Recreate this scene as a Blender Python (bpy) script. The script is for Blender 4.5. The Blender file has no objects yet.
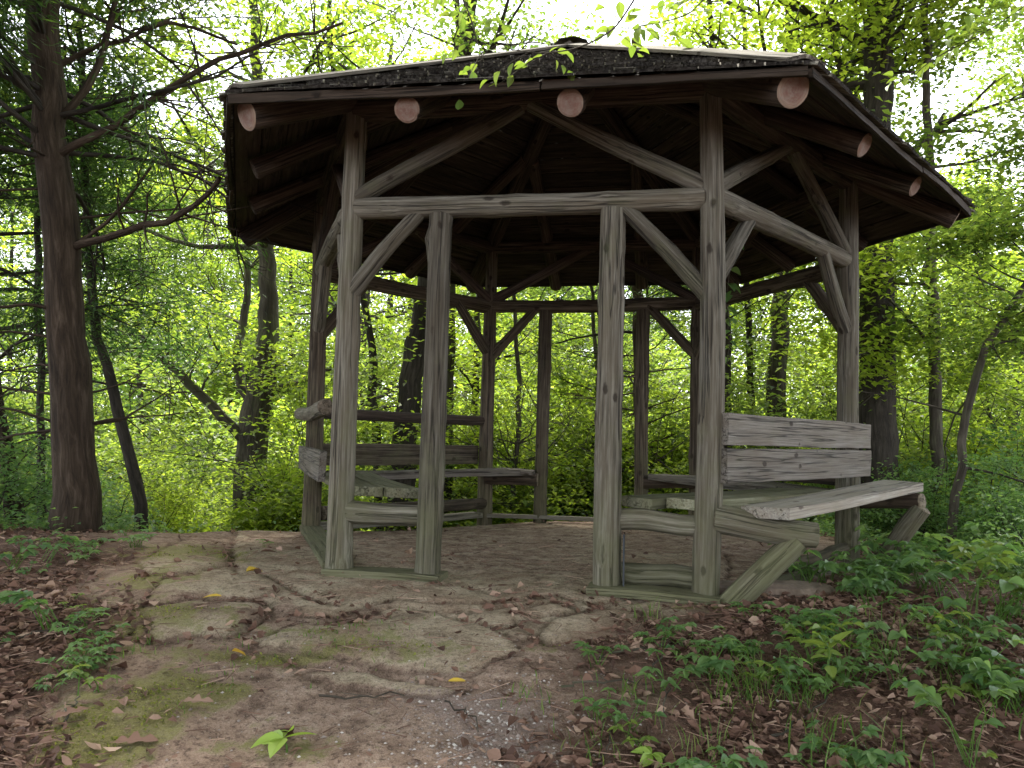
import bpy, math, random
import numpy as np
from mathutils import Matrix, Vector
R = math.radians
scene = bpy.context.scene
COL = scene.collection
rs = np.random.RandomState(7)

# ------------------------------------------------------------------ camera, sky, sun, exposure
F, PITCH, ROLL, EYE = 823.0, 0.065, 0.026, 0.809
cam = bpy.data.cameras.new('camera'); co = bpy.data.objects.new('camera', cam); COL.objects.link(co)
cam.sensor_width = 36; cam.lens = F / 1024 * 36; cam.clip_start = .05; cam.clip_end = 2000
cp, sp, cr, sr = math.cos(PITCH), math.sin(PITCH), math.cos(ROLL), math.sin(ROLL)
fw = np.array([0, cp, sp]); u0 = np.array([0, -sp, cp]); r0 = np.array([1., 0, 0])
right = r0 * cr + u0 * sr; up = -r0 * sr + u0 * cr
co.matrix_world = Matrix(((right[0], up[0], -fw[0], 0), (right[1], up[1], -fw[1], 0), (right[2], up[2], -fw[2], EYE), (0, 0, 0, 1)))
scene.camera = co

SUN_EL, SUN_AZ = R(62), R(-18)      # azimuth measured from +Y towards +X
world = bpy.data.worlds.new('World'); scene.world = world; world.use_nodes = True
nt = world.node_tree; bg = nt.nodes['Background']
sky = nt.nodes.new('ShaderNodeTexSky'); sky.sky_type = 'NISHITA'; sky.sun_disc = False
sky.sun_elevation = SUN_EL; sky.sun_rotation = SUN_AZ; sky.dust_density = 4; sky.air_density = 1.2
mx = nt.nodes.new('ShaderNodeMix'); mx.data_type = 'RGBA'; mx.inputs[0].default_value = .8
mx.inputs[7].default_value = (9.6, 10.0, 10.9, 1)       # bright thin overcast
nt.links.new(sky.outputs[0], mx.inputs[6]); nt.links.new(mx.outputs[2], bg.inputs[0])
bg.inputs[1].default_value = 0.15
sl = bpy.data.lights.new('sun', 'SUN'); so = bpy.data.objects.new('sun', sl); COL.objects.link(so)
sl.energy = 4.0; sl.angle = R(14); sl.color = (1, .95, .85)
so.rotation_euler = (R(90) - SUN_EL, 0, math.pi - SUN_AZ)
scene.view_settings.view_transform = 'Standard'; scene.view_settings.look = 'None'
scene.view_settings.exposure = 1.8; scene.view_settings.gamma = 1
scene.render.resolution_x = 1024; scene.render.resolution_y = 768

# ------------------------------------------------------------------ helpers
def pix(u, v, Y):
    """world point that lies at depth y=Y on the sight line through photo point (u,v): used to survey positions"""
    d = fw + (u - 512) / F * right - (v - 384) / F * up
    return np.array([0, 0, EYE]) + d * (Y / d[1])
def lerp(a, b, t): return np.asarray(a) * (1 - t) + np.asarray(b) * t
def hashn(ix, iy, seed):
    h = (ix.astype(np.int64) * 374761393 + iy.astype(np.int64) * 668265263 + seed * 1442695041) & 0x7fffffff
    h = ((h ^ (h >> 13)) * 1274126177) & 0x7fffffff
    return ((h ^ (h >> 16)) & 0xffff) / 65535.0
def vnoise(x, y, seed=0):
    ix, iy = np.floor(x), np.floor(y); fx, fy = x - ix, y - iy
    fx = fx * fx * (3 - 2 * fx); fy = fy * fy * (3 - 2 * fy)
    a = hashn(ix, iy, seed); b = hashn(ix + 1, iy, seed); c = hashn(ix, iy + 1, seed); d = hashn(ix + 1, iy + 1, seed)
    return (a * (1 - fx) + b * fx) * (1 - fy) + (c * (1 - fx) + d * fx) * fy
def fbm(x, y, o=4, seed=0):
    s = 0; a = .5
    for i in range(o): s = s + a * vnoise(x * 2 ** i, y * 2 ** i, seed + i * 17); a *= .5
    return s
def softplus(x, k=.35): return k * np.log1p(np.exp(np.clip(x / k, -40, 40)))
def sstep(a, b, x): t = np.clip((x - a) / (b - a), 0, 1); return t * t * (3 - 2 * t)

HC = np.array([0.409, 6.415]); ROT = -0.207; S = 2.085
def terrain(x, y):
    x = np.asarray(x, float); y = np.asarray(y, float)
    z = -.19 * softplus(4.2 - y, .3)
    z = np.maximum(z, -1.0)
    rim = np.interp(x, [-12, -5, -3, -1, .5, 2.5, 5, 10], [8, 7.6, 7.3, 8.0, 9.3, 9.5, 9.6, 11])
    t = softplus(y - rim, .5)
    z = z - .42 * np.minimum(t, 14) + .11 * np.maximum(0, t - 30)
    z = z - .10 * softplus(x - 2.6, .3) * sstep(40, 12, x)
    z = z + .06 * softplus(-x - 2.2, .3) * sstep(-9, -5, x) * sstep(7.5, 5, y)
    return z
def ground_at(u, v):
    """survey: where the sight line through photo point (u,v) meets the terrain"""
    d = fw + (u - 512) / F * right - (v - 384) / F * up; o = np.array([0, 0, EYE])
    t = .5
    for i in range(4000):
        p = o + d * t
        if p[2] <= terrain(p[0], p[1]): break
        t += .01
    return np.array([p[0], p[1], float(terrain(p[0], p[1]))])

class MB:
    """collects geometry; build() links it as ONE mesh object"""
    def __init__(s): s.v = []; s.n = 0; s.f4 = []; s.f3 = []; s.m4 = []; s.m3 = []; s.lc = []; s.tint = []
    def add(s, v, f4=None, f3=None, lc=None, m4=0, m3=0, tint=None):
        v = np.asarray(v, float); k = len(v)
        if f4 is not None and len(f4): f4 = np.asarray(f4); s.f4.append(f4 + s.n); s.m4.append(np.full(len(f4), m4) if np.isscalar(m4) else m4)
        if f3 is not None and len(f3): f3 = np.asarray(f3); s.f3.append(f3 + s.n); s.m3.append(np.full(len(f3), m3) if np.isscalar(m3) else m3)
        s.v.append(v); s.n += k
        s.lc.append(v if lc is None else np.asarray(lc, float))
        s.tint.append(np.full(k, .5) if tint is None else (np.full(k, tint) if np.isscalar(tint) else tint))
    def build(s, name, mats, parent=None, smooth=False, origin=None, bevel=0):
        me = bpy.data.meshes.new(name); v = np.concatenate(s.v)
        if origin is None and parent is not None: origin = parent['_o']
        org = np.zeros(3) if origin is None else np.asarray(origin, float)
        f4 = np.concatenate(s.f4) if s.f4 else np.zeros((0, 4), int); f3 = np.concatenate(s.f3) if s.f3 else np.zeros((0, 3), int)
        me.vertices.add(len(v)); me.vertices.foreach_set('co', (v - org).astype(np.float32).ravel())
        nl = len(f4) * 4 + len(f3) * 3; me.loops.add(nl)
        me.loops.foreach_set('vertex_index', np.concatenate([f4.ravel(), f3.ravel()]).astype(np.int32))
        me.polygons.add(len(f4) + len(f3))
        st = np.concatenate([np.arange(len(f4)) * 4, len(f4) * 4 + np.arange(len(f3)) * 3]).astype(np.int32)
        me.polygons.foreach_set('loop_start', st)
        mi = np.concatenate((s.m4 or [np.zeros(0)]) + (s.m3 or [np.zeros(0)])).astype(np.int32)
        for m in (mats if isinstance(mats, (list, tuple)) else [mats]): me.materials.append(m)
        me.polygons.foreach_set('material_index', mi)
        me.polygons.foreach_set('use_smooth', np.full(len(mi), smooth))
        a = me.attributes.new('lc', 'FLOAT_VECTOR', 'POINT'); a.data.foreach_set('vector', np.concatenate(s.lc).astype(np.float32).ravel())
        a = me.attributes.new('tint', 'FLOAT', 'POINT'); a.data.foreach_set('value', np.concatenate(s.tint).astype(np.float32))
        me.update(calc_edges=True); me.validate()
        o = bpy.data.objects.new(name, me); COL.objects.link(o)
        if parent is not None: o.parent = parent
        elif origin is not None: o.location = org
        if bevel:
            b = o.modifiers.new('bevel', 'BEVEL'); b.width = bevel; b.segments = 2; b.limit_method = 'ANGLE'; b.angle_limit = R(50)
        return o
def tag(o, label, cat, group=None, kind=None):
    if label: o['label'] = label
    if cat: o['category'] = cat
    if group: o['group'] = group
    if kind: o['kind'] = kind
    return o
def thing(name, label, cat, loc, group=None):
    o = bpy.data.objects.new(name, None); COL.objects.link(o); o.location = loc; o.empty_display_size = .2
    o['_o'] = [float(c) for c in loc]
    return tag(o, label, cat, group)
def part_group(name, parent, label=None):
    o = bpy.data.objects.new(name, None); COL.objects.link(o); o.parent = parent; o['_o'] = parent['_o']; o.empty_display_size = .1
    if label: o['label'] = label
    return o

def frame(d):
    d = d / np.linalg.norm(d); ref = np.array([0, 0, 1.]) if abs(d[2]) < .9 else np.array([0, 1., 0])
    x = np.cross(ref, d); x /= np.linalg.norm(x); return x, np.cross(d, x), d
def tube(mb, pts, rad, sides=6, tint=.5, cap=False):
    pts = np.asarray(pts, float); rad = np.asarray(rad, float); n = len(pts)
    tg = np.gradient(pts, axis=0); tg /= np.linalg.norm(tg, axis=1)[:, None] + 1e-9
    md = pts[-1] - pts[0]; ref = np.array([0, 0, 1.]) if abs(md[2]) < .75 * np.linalg.norm(md) else np.array([.1, 1., 0])
    X = np.cross(ref, tg); X /= np.linalg.norm(X, axis=1)[:, None] + 1e-9; Y = np.cross(tg, X)
    th = np.arange(sides) * 2 * math.pi / sides
    v = pts[:, None] + rad[:, None, None] * (np.cos(th)[None, :, None] * X[:, None] + np.sin(th)[None, :, None] * Y[:, None])
    L = np.concatenate([[0], np.cumsum(np.linalg.norm(np.diff(pts, axis=0), axis=1))]) + rs.rand() * 50
    lc = np.stack([rad[:, None] * np.cos(th)[None], rad[:, None] * np.sin(th)[None], np.repeat(L[:, None], sides, 1)], -1)
    i = np.arange(n - 1)[:, None] * sides; j = np.arange(sides)[None]; k = (j + 1) % sides
    f = np.stack([i + j, i + k, i + sides + k, i + sides + j], -1).reshape(-1, 4)
    mb.add(v.reshape(-1, 3), f4=f, lc=lc.reshape(-1, 3), tint=tint)

def log(mb, p0, p1, ra, rb=None, bend=.012, knots=6, seed=None, rough=.05, sides=24, step=.07, capmat=1):
    """a peeled, slightly crooked log with knots and capped, cut ends"""
    r_ = np.random.RandomState(seed if seed is not None else rs.randint(1 << 30))
    p0 = np.asarray(p0, float); p1 = np.asarray(p1, float); rb = ra if rb is None else rb
    L = np.linalg.norm(p1 - p0); n = max(4, int(L / step)); t = np.linspace(0, 1, n)
    X, Y, D = frame(p1 - p0)
    a1, a2 = r_.rand(2) * 6.28; b1, b2 = (r_.rand(2) - .5) * 2 * bend
    cx = b1 * np.sin(t * 3.14 * r_.uniform(.8, 1.6) + a1) ; cy = b2 * np.sin(t * 3.14 * r_.uniform(.8, 2) + a2)
    c = p0 + t[:, None] * (p1 - p0) + cx[:, None] * X + cy[:, None] * Y
    th = np.arange(sides) * 2 * math.pi / sides
    T, H = np.meshgrid(t * L, th, indexing='ij')
    rad = (ra + (rb - ra) * t)[:, None] * np.ones(sides)
    m = 1 + rough * (np.sin(2 * H + a1 + T * .8) * .5 + np.sin(3 * H + a2 - T * 1.7) * .35 + np.sin(5 * H + T * 2.3 + a1) * .2 + np.sin(T * 4.1 + a2) * .3)
    m += (r_.rand(n, sides) - .5) * .02
    for k in range(knots):
        kt, kh = r_.rand() * L, r_.rand() * 6.28; s = r_.uniform(.02, .04)
        dh = (H - kh + math.pi) % (2 * math.pi) - math.pi
        m += r_.uniform(.06, .22) * np.exp(-((T - kt) ** 2 + (dh * ra) ** 2) / (2 * s * s))
    # a drying check along the log
    kh = r_.rand() * 6.28; dh = (H - kh - .3 * np.sin(T * 1.3) + math.pi) % (2 * math.pi) - math.pi
    m -= .16 * np.exp(-(dh / .12) ** 2) * sstep(.02, .3, np.sin(T * 1.1 + a1) + .6)
    rad = rad * m
    v = c[:, None] + rad[..., None] * (np.cos(H)[..., None] * X + np.sin(H)[..., None] * Y)
    off = r_.rand() * 60
    lc = np.stack([rad * np.cos(H), rad * np.sin(H), T + off], -1)
    i = np.arange(n - 1)[:, None] * sides; j = np.arange(sides)[None]; k = (j + 1) % sides
    f = np.stack([i + j, i + k, i + sides + k, i + sides + j], -1).reshape(-1, 4)
    mb.add(v.reshape(-1, 3), f4=f, lc=lc.reshape(-1, 3), tint=r_.rand())
    for e, sgn in ((0, -1), (n - 1, 1)):       # caps, domed a few mm, with own vertices so shading stays crisp
        ring = v[e]; inner = c[e] + (ring - c[e]) * .86 + D * sgn * .006; ctr = c[e] + D * sgn * .008
        vv = np.concatenate([ring, inner, ctr[None]]); l2 = lc[e].copy(); li = l2 * .86; li[:, 2] = l2[:, 2]
        ll = np.concatenate([l2, li, [[0, 0, l2[0, 2]]]])
        q = np.stack([j[0], k[0], sides + k[0], sides + j[0]], -1); tr = np.stack([sides + j[0], sides + k[0], np.full(sides, 2 * sides)], -1)
        if sgn < 0: q = q[:, ::-1]; tr = tr[:, ::-1]
        mb.add(vv, f4=q, f3=tr, lc=ll, m4=capmat, m3=capmat, tint=r_.rand())

def plank(mb, a, b, up_, w, th, warp=.006, seed=None):
    """board from a to b (centre line), w wide across, th thick along up_"""
    r_ = np.random.RandomState(seed if seed is not None else rs.randint(1 << 30))
    a = np.asarray(a, float); b = np.asarray(b, float); D = b - a; L = np.linalg.norm(D); D /= L
    U = np.asarray(up_, float); U = U - D * (U @ D); U /= np.linalg.norm(U); W = np.cross(D, U)
    n = max(3, int(L / .12)); m = 4; t = np.linspace(0, 1, n)
    ph = r_.rand(4) * 6.28; V = []; LC = []; off = r_.rand() * 60
    for s_ in (0, 1):                      # bottom and top sheets
        for i in range(n):
            for j in range(m + 1):
                q = j / m - .5; edge = (abs(q) > .49)
                wob = (r_.rand() - .5) * .005 if edge else 0
                end = (r_.rand() - .5) * .006 if i in (0, n - 1) else 0
                h = (s_ - .5) * th + warp * math.sin(t[i] * 4 + ph[0]) + warp * .8 * math.sin(t[i] * 2.2 + ph[1] + q * 2)
                V.append(a + D * (t[i] * L + end) + W * (q * w * (1 + .02 * math.sin(t[i] * 6 + ph[2])) + wob) + U * h)
                LC.append((q * w, (s_ - .5) * th, t[i] * L + off))
    V = np.array(V); idx = lambda s_, i, j: s_ * n * (m + 1) + i * (m + 1) + j
    f = []; fm = []
    for i in range(n - 1):
        for j in range(m):
            f.append((idx(1, i, j), idx(1, i + 1, j), idx(1, i + 1, j + 1), idx(1, i, j + 1)))
            f.append((idx(0, i, j), idx(0, i, j + 1), idx(0, i + 1, j + 1), idx(0, i + 1, j)))
        f.append((idx(0, i, 0), idx(0, i + 1, 0), idx(1, i + 1, 0), idx(1, i, 0)))
        f.append((idx(0, i, m), idx(1, i, m), idx(1, i + 1, m), idx(0, i + 1, m)))
    fm = [0] * len(f)
    for j in range(m):
        f.append((idx(0, 0, j), idx(1, 0, j), idx(1, 0, j + 1), idx(0, 0, j + 1)))
        f.append((idx(0, n - 1, j), idx(0, n - 1, j + 1), idx(1, n - 1, j + 1), idx(1, n - 1, j)))
    mb.add(V, f4=f, lc=LC, m4=0, tint=r_.rand())

# ------------------------------------------------------------------ materials
def mat(name):
    m = bpy.data.materials.new(name); m.use_nodes = True; nt = m.node_tree
    return m, nt, nt.nodes['Principled BSDF'], nt.nodes['Material Output']
def N(nt, t, **k):
    n = nt.nodes.new(t)
    for a, b in k.items(): setattr(n, a, b)
    return n
def noise(nt, vec, scale, detail=4, rough=.6, dist=0):
    n = N(nt, 'ShaderNodeTexNoise'); n.inputs['Scale'].default_value = scale; n.inputs['Detail'].default_value = detail
    n.inputs['Roughness'].default_value = rough; n.inputs['Distortion'].default_value = dist
    if vec: nt.links.new(vec, n.inputs['Vector'])
    return n.outputs[0]
def ramp(nt, fac, stops):
    r = N(nt, 'ShaderNodeValToRGB'); e = r.color_ramp.elements
    while len(e) < len(stops): e.new(.5)
    for i, (p, c) in enumerate(stops):
        e[i].position = p; e[i].color = (c, c, c, 1) if np.isscalar(c) else (*c, 1)
    nt.links.new(fac, r.inputs[0]); return r.outputs[0]
def mix(nt, fac, a, b, mode='MIX'):
    m = N(nt, 'ShaderNodeMix', data_type='RGBA', blend_type=mode)
    for sock, val in ((0, fac), (6, a), (7, b)):
        if hasattr(val, 'links'): nt.links.new(val, m.inputs[sock])
        else: m.inputs[sock].default_value = val if sock == 0 else (*val, 1)
    return m.outputs[2]
def mapped(nt, vec, sc):
    m = N(nt, 'ShaderNodeMapping'); m.inputs['Scale'].default_value = sc; nt.links.new(vec, m.inputs[0]); return m.outputs[0]
def attr(nt, name, out='Vector'):
    a = N(nt, 'ShaderNodeAttribute', attribute_name=name); return a.outputs[out]
def bump(nt, h, bs, strength=.5, dist=.01):
    b = N(nt, 'ShaderNodeBump'); b.inputs['Strength'].default_value = strength; b.inputs['Distance'].default_value = dist
    nt.links.new(h, b.inputs['Height']); nt.links.new(b.outputs[0], bs.inputs['Normal'])
def math_(nt, op, a, b=None):
    m = N(nt, 'ShaderNodeMath', operation=op)
    for i, v in ((0, a), (1, b)):
        if v is None: continue
        if hasattr(v, 'links'): nt.links.new(v, m.inputs[i])
        else: m.inputs[i].default_value = v
    return m.outputs[0]

def math3(nt, v, lc):
    nz = N(nt, 'ShaderNodeTexNoise'); nz.inputs['Scale'].default_value = 25; nt.links.new(lc, nz.inputs['Vector'])
    a = N(nt, 'ShaderNodeVectorMath', operation='MULTIPLY_ADD'); nt.links.new(nz.outputs['Color'], a.inputs[0]); a.inputs[1].default_value = (.16, .16, .16); nt.links.new(v, a.inputs[2]); return a.outputs[0]
def wood(name, dark, mid, light, algae=.6, gr=1., algae_top=.95, soft=0.):
    m, nt, bs, out = mat(name); lc = attr(nt, 'lc')
    g1 = noise(nt, mapped(nt, lc, (60 * gr, 60 * gr, 2.2)), 1, 6, .65, .25)
    g2 = noise(nt, mapped(nt, lc, (11, 11, 2.2)), 1, 4, .6)
    c = ramp(nt, g1, [(.36 - soft, dark), (.5, mid), (.64 + soft, light)])
    c = mix(nt, ramp(nt, g2, [(.35, 0), (.7, .65)]), c, tuple(x * .62 for x in (mid[0] * 1.15, mid[1], mid[2] * .82)))
    # per piece tone
    tn = attr(nt, 'tint', 'Fac'); c = mix(nt, 1.0, c, ramp(nt, tn, [(0, .62), (1, 1.15)]), 'MULTIPLY')
    # knots
    vo = N(nt, 'ShaderNodeTexVoronoi'); nt.links.new(math3(nt, mapped(nt, lc, (9, 9, 4.6)), lc), vo.inputs['Vector']); vo.inputs['Scale'].default_value = 1
    kn = ramp(nt, vo.outputs['Distance'], [(.10, 1), (.17, 0)]); c = mix(nt, math_(nt, 'MULTIPLY', kn, .8), c, (dark[0] * .45, dark[1] * .36, dark[2] * .3))
    # long dark checks
    ck = noise(nt, mapped(nt, lc, (26, 26, .6)), 1, 3, .55, .15); ckr = ramp(nt, ck, [(.555, 0), (.575, 1), (.59, 1), (.61, 0)])
    c = mix(nt, math_(nt, 'MULTIPLY', ckr, .75), c, tuple(x * .3 for x in dark))
    # algae low down and in blotches
    geo = N(nt, 'ShaderNodeNewGeometry'); sx = N(nt, 'ShaderNodeSeparateXYZ'); nt.links.new(geo.outputs['Position'], sx.inputs[0])
    low = N(nt, 'ShaderNodeMapRange'); low.inputs[1].default_value = -.1; low.inputs[2].default_value = algae_top; low.inputs[3].default_value = 1; low.inputs[4].default_value = .0
    nt.links.new(sx.outputs[2], low.inputs[0])
    bl = noise(nt, geo.outputs['Position'], 5.5, 5, .65)
    al = ramp(nt, math_(nt, 'ADD', math_(nt, 'MULTIPLY', low.outputs[0], .34), bl), [(.52, 0), (.82, algae)])
    c = mix(nt, al, c, (.115, .122, .055))
    nt.links.new(c, bs.inputs['Base Color']); bs.inputs['Roughness'].default_value = .88; bs.inputs['Specular IOR Level'].default_value = .25
    h = math_(nt, 'SUBTRACT', g1, math_(nt, 'MULTIPLY', ckr, .8)); h = math_(nt, 'SUBTRACT', h, math_(nt, 'MULTIPLY', kn, .5))
    bump(nt, h, bs, .9, .008); return m
M_LOG = wood('weathered_log', (.042, .036, .027), (.130, .117, .091), (.245, .228, .186), .40, 1., .95, .03)
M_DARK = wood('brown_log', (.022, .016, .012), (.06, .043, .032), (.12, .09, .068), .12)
M_BROWN = wood('shade_toned_brown_log', (.026, .020, .014), (.082, .065, .045), (.165, .135, .098), .3)  # less bleached brown, with the shade of the back posts put into its colour
M_PLANK = wood('grey_plank', (.055, .047, .04), (.15, .135, .115), (.235, .22, .192), .3, 1.6, .4, .10)
M_PLANKL = wood('pale_plank', (.13, .115, .095), (.29, .265, .225), (.44, .42, .36), .3, 1.6, .3, .12)
M_SEAT = wood('mossy_seat_board', (.10, .10, .065), (.235, .23, .155), (.36, .36, .26), .5, 1.4, 1.0, .08)
M_PLANK_MOSS = wood('mossy_plank', (.05, .047, .03), (.14, .13, .088), (.25, .24, .17), .5, 1.3, .9, .06)
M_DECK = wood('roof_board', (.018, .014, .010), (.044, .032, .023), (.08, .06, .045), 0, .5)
M_SHINGLE = wood('shingle', (.015, .013, .012), (.04, .037, .034), (.09, .084, .076), .1, 1, .1)
M_SHINGLE.node_tree.nodes['Principled BSDF'].inputs['Specular IOR Level'].default_value = .02
M_SHTIP = wood('lit_worn_shingle_face', (.06, .055, .045), (.20, .185, .155), (.42, .40, .34), 0, 1, .1)  # weathered grey, lightened so the shingle tops look lit above the dark butts
def endgrain():
    m, nt, bs, out = mat('cut_log_end'); lc = attr(nt, 'lc'); w = N(nt, 'ShaderNodeVectorMath', operation='MULTIPLY'); nt.links.new(lc, w.inputs[0]); w.inputs[1].default_value = (1, 1, 0)
    l = N(nt, 'ShaderNodeVectorMath', operation='LENGTH'); nt.links.new(w.outputs[0], l.inputs[0])
    nn = noise(nt, lc, 22, 3); d = math_(nt, 'ADD', l.outputs['Value'], math_(nt, 'MULTIPLY', nn, .02))
    rings = math_(nt, 'SINE', math_(nt, 'MULTIPLY', d, 420.))
    base = ramp(nt, d, [(.02, (.14, .075, .055)), (.065, (.175, .10, .072)), (.085, (.27, .19, .13))])
    c = mix(nt, ramp(nt, rings, [(.3, 0), (.9, .5)]), base, (.16, .07, .05))
    c = mix(nt, ramp(nt, noise(nt, lc, 30, 5, .7), [(.4, 0), (.7, .75)]), c, (.23, .19, .155))
    nt.links.new(c, bs.inputs['Base Color']); bs.inputs['Roughness'].default_value = .9
    bump(nt, rings, bs, .25, .002); return m
M_END = endgrain()
M_ENDG = wood('weathered_log_end', (.05, .04, .03), (.14, .115, .085), (.24, .20, .155), .3, .5)
def bark(name, a, b, c_, sc=1, moss=0):
    m, nt, bs, out = mat(name); lc = attr(nt, 'lc')
    g = noise(nt, mapped(nt, lc, (26 * sc, 26 * sc, 3.4 * sc)), 1, 6, .65, .6); g2 = noise(nt, lc, 2.4, 4)
    c = ramp(nt, g, [(.3, a), (.5, b), (.75, c_)]); c = mix(nt, ramp(nt, g2, [(.42, 0), (.7, .6)]), c, tuple(x * .6 for x in b))
    if moss:
        geo = N(nt, 'ShaderNodeNewGeometry'); c = mix(nt, ramp(nt, noise(nt, geo.outputs['Position'], 2.8, 5), [(.5, 0), (.68, moss)]), c, (.10, .13, .05))
    nt.links.new(c, bs.inputs['Base Color']); bs.inputs['Roughness'].default_value = .92; bs.inputs['Specular IOR Level'].default_value = .2
    bump(nt, g, bs, 1, .03); return m
M_CEDAR = bark('cedar_bark', (.013, .009, .006), (.046, .032, .021), (.115, .085, .062))
M_BARK = bark('grey_bark', (.02, .017, .013), (.065, .055, .042), (.14, .122, .098), .7, .35)
M_BARKD = bark('dark_bark', (.014, .012, .010), (.04, .034, .027), (.09, .078, .06), 1)
M_PALE = bark('pale_bark', (.06, .05, .04), (.17, .145, .11), (.32, .29, .23), .6, .3)
def leafmat(name, c0, c1, c2, trans=.5, tcol=1.9, rough=.45, patch=.0):
    """leaf colours run from c0 to c2 with each leaf's own tint"""
    m, nt, bs, out = mat(name); tn = attr(nt, 'tint', 'Fac')
    c = ramp(nt, tn, [(0, c0), (.5, c1), (1, c2)])
    nt.links.new(c, bs.inputs['Base Color']); bs.inputs['Roughness'].default_value = rough; bs.inputs['Specular IOR Level'].default_value = .35
    tr = N(nt, 'ShaderNodeBsdfTranslucent'); tc = mix(nt, 1.0, c, (tcol * .98, tcol * .97, tcol * .5), 'MULTIPLY'); nt.links.new(tc, tr.inputs[0])
    ms = N(nt, 'ShaderNodeMixShader'); ms.inputs[0].default_value = trans
    nt.links.new(bs.outputs[0], ms.inputs[1]); nt.links.new(tr.outputs[0], ms.inputs[2]); nt.links.new(ms.outputs[0], out.inputs[0]); return m
M_LEAF = leafmat('broad_leaf', (.04, .075, .02), (.09, .135, .032), (.16, .20, .048), .56, 2.6)
M_LEAFY = leafmat('yellow_green_leaf', (.075, .115, .018), (.14, .195, .028), (.22, .27, .045), .58, 2.6)
M_LEAFG = leafmat('understory_leaf', (.055, .12, .045), (.10, .185, .065), (.17, .26, .09), .45, 2.0)
M_LEAFB = leafmat('bright_leaf', (.09, .16, .03), (.15, .22, .045), (.21, .28, .06), .45, 1.6)
M_LEAFX = leafmat('pale_seedling_leaf', (.26, .38, .07), (.32, .44, .09), (.36, .48, .12), .35, 1.5)
M_NEEDLE = leafmat('cedar_needle', (.022, .05, .015), (.04, .085, .022), (.075, .13, .03), .35, 2.2)
M_GRASS = leafmat('grass_blade', (.06, .12, .02), (.09, .17, .03), (.17, .20, .07), .45, 1.7)
M_LITTER = leafmat('dead_leaf', (.06, .03, .02), (.18, .10, .07), (.44, .31, .23), .12, 1., .8)
M_YLEAF = leafmat('yellow_fallen_leaf', (.45, .28, .03), (.55, .38, .05), (.6, .42, .10), .2, 1.1, .6)

# ------------------------------------------------------------------ ground (one sheet out to the horizon)
def axis(segs, lo, hi):
    out = [segs[0][0]]
    for a, b, st in segs: out += list(np.arange(a + st, b + 1e-6, st))
    st = segs[-1][2]; x = out[-1]
    while x < hi: st *= 1.16; x += st; out.append(x)
    st = segs[0][2]; x = out[0]; pre = []
    while x > lo: st *= 1.16; x -= st; pre.append(x)
    return np.array(pre[::-1] + out)
gx = axis([(-6, -3, .05), (-3, 3.2, .022), (3.2, 7, .05)], -260, 260)
gy = axis([(2.4, 5.6, .018), (5.6, 10.5, .05)], -60, 340)
GX, GY = np.meshgrid(gx, gy, indexing='ij')
CR = [  # cracks in the bedrock, surveyed as polylines
 [(221,637),(250,625),(272,612),(295,617),(342,617),(393,606),(436,609),(467,613),(500,608),(536,602)],
 [(245,644),(295,656),(350,664),(412,676),(490,688),(560,690)],
 [(455,618),(499,630),(530,619),(567,612),(592,606)], [(474,589),(496,594),(520,592)], [(555,597),(567,607),(592,607),(640,600)],
 [(530,632),(545,646),(600,641),(655,632)], [(228,545),(233,566),(205,572)], [(140,606),(200,598),(268,600),(272,612)], [(140,640),(221,637)],
 [(265,575),(300,592),(330,600)]]
def segdist(X, Y, poly):
    d = np.full(X.shape, 9.)
    for (a, b) in zip(poly[:-1], poly[1:]):
        ab = b - a; t = np.clip(((X - a[0]) * ab[0] + (Y - a[1]) * ab[1]) / (ab @ ab), 0, 1)
        d = np.minimum(d, np.hypot(X - a[0] - t * ab[0], Y - a[1] - t * ab[1]))
    return d
cx_ = GX + (fbm(GX * 9, GY * 9, 3, 5) - .45) * .06; cy_ = GY + (fbm(GX * 9, GY * 9, 3, 9) - .45) * .06
wx = GX + (fbm(GX * 5, GY * 5, 3, 5) - .45) * .16; wy = GY + (fbm(GX * 5, GY * 5, 3, 9) - .45) * .16
crack = np.full(GX.shape, 9.)
for pl in CR: crack = np.minimum(crack, segdist(cx_, cy_, [ground_at(*p)[:2] for p in pl]))
cw_ = .010 + .022 * fbm(GX * 3, GY * 3, 2, 61); crackm = np.exp(-(crack / cw_) ** 2); crackw = np.exp(-(crack / .06) ** 2)
def blob(px, py, rx, ry):
    c = ground_at(px, py); return np.exp(-(((wx - c[0]) / rx) ** 2 + ((wy - c[1]) / ry) ** 2))
rel = np.hypot(GX - HC[0], GY - HC[1])
# litter on both sides of the trodden path
dl = ground_at(130, 580); 
left_edge = np.interp(GY, [2.6, 3.2, 4.0, 5.0, 6.0, 7.2], [-1.35, -1.5, -1.95, -2.25, -2.8, -3.3])
right_edge = np.interp(GY, [2.6, 3.0, 3.5, 4.0, 4.4, 6, 8], [-.02, .12, .45, .85, 1.25, 2.7, 3.2])
wob = (fbm(GX * 1.6, GY * 1.6, 4, 31) - .47) * 1.3
litter = np.maximum(sstep(.25, -.35, GX - left_edge + wob), sstep(-.3, .3, GX - right_edge + wob))
litter = np.maximum(litter, sstep(.6, 1.5, GY - np.interp(GX, [-5, -3, -1, .5, 2.5, 5], [7.0, 7.0, 7.6, 8.9, 9.1, 8.8])))
moss = np.clip(blob(150, 700, .22, .3) * 1.1 + blob(90, 745, .2, .2) + blob(230, 690, .15, .1) * .8 + blob(190, 555, .5, .5) * .9 + blob(190, 615, .33, .16) * .9 + blob(150, 585, .3, .3) * .8 + blob(255, 655, .3, .06) * .9
       + blob(380, 650, .45, .10) * .8 + blob(330, 632, .3, .08) * .7 + blob(120, 640, .25, .2) * .7 + blob(560, 648, .2, .05) * .5 + blob(290, 740, .3, .12) * .5 + blob(700, 610, .4, .2) * .7, 0, 1)
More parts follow.
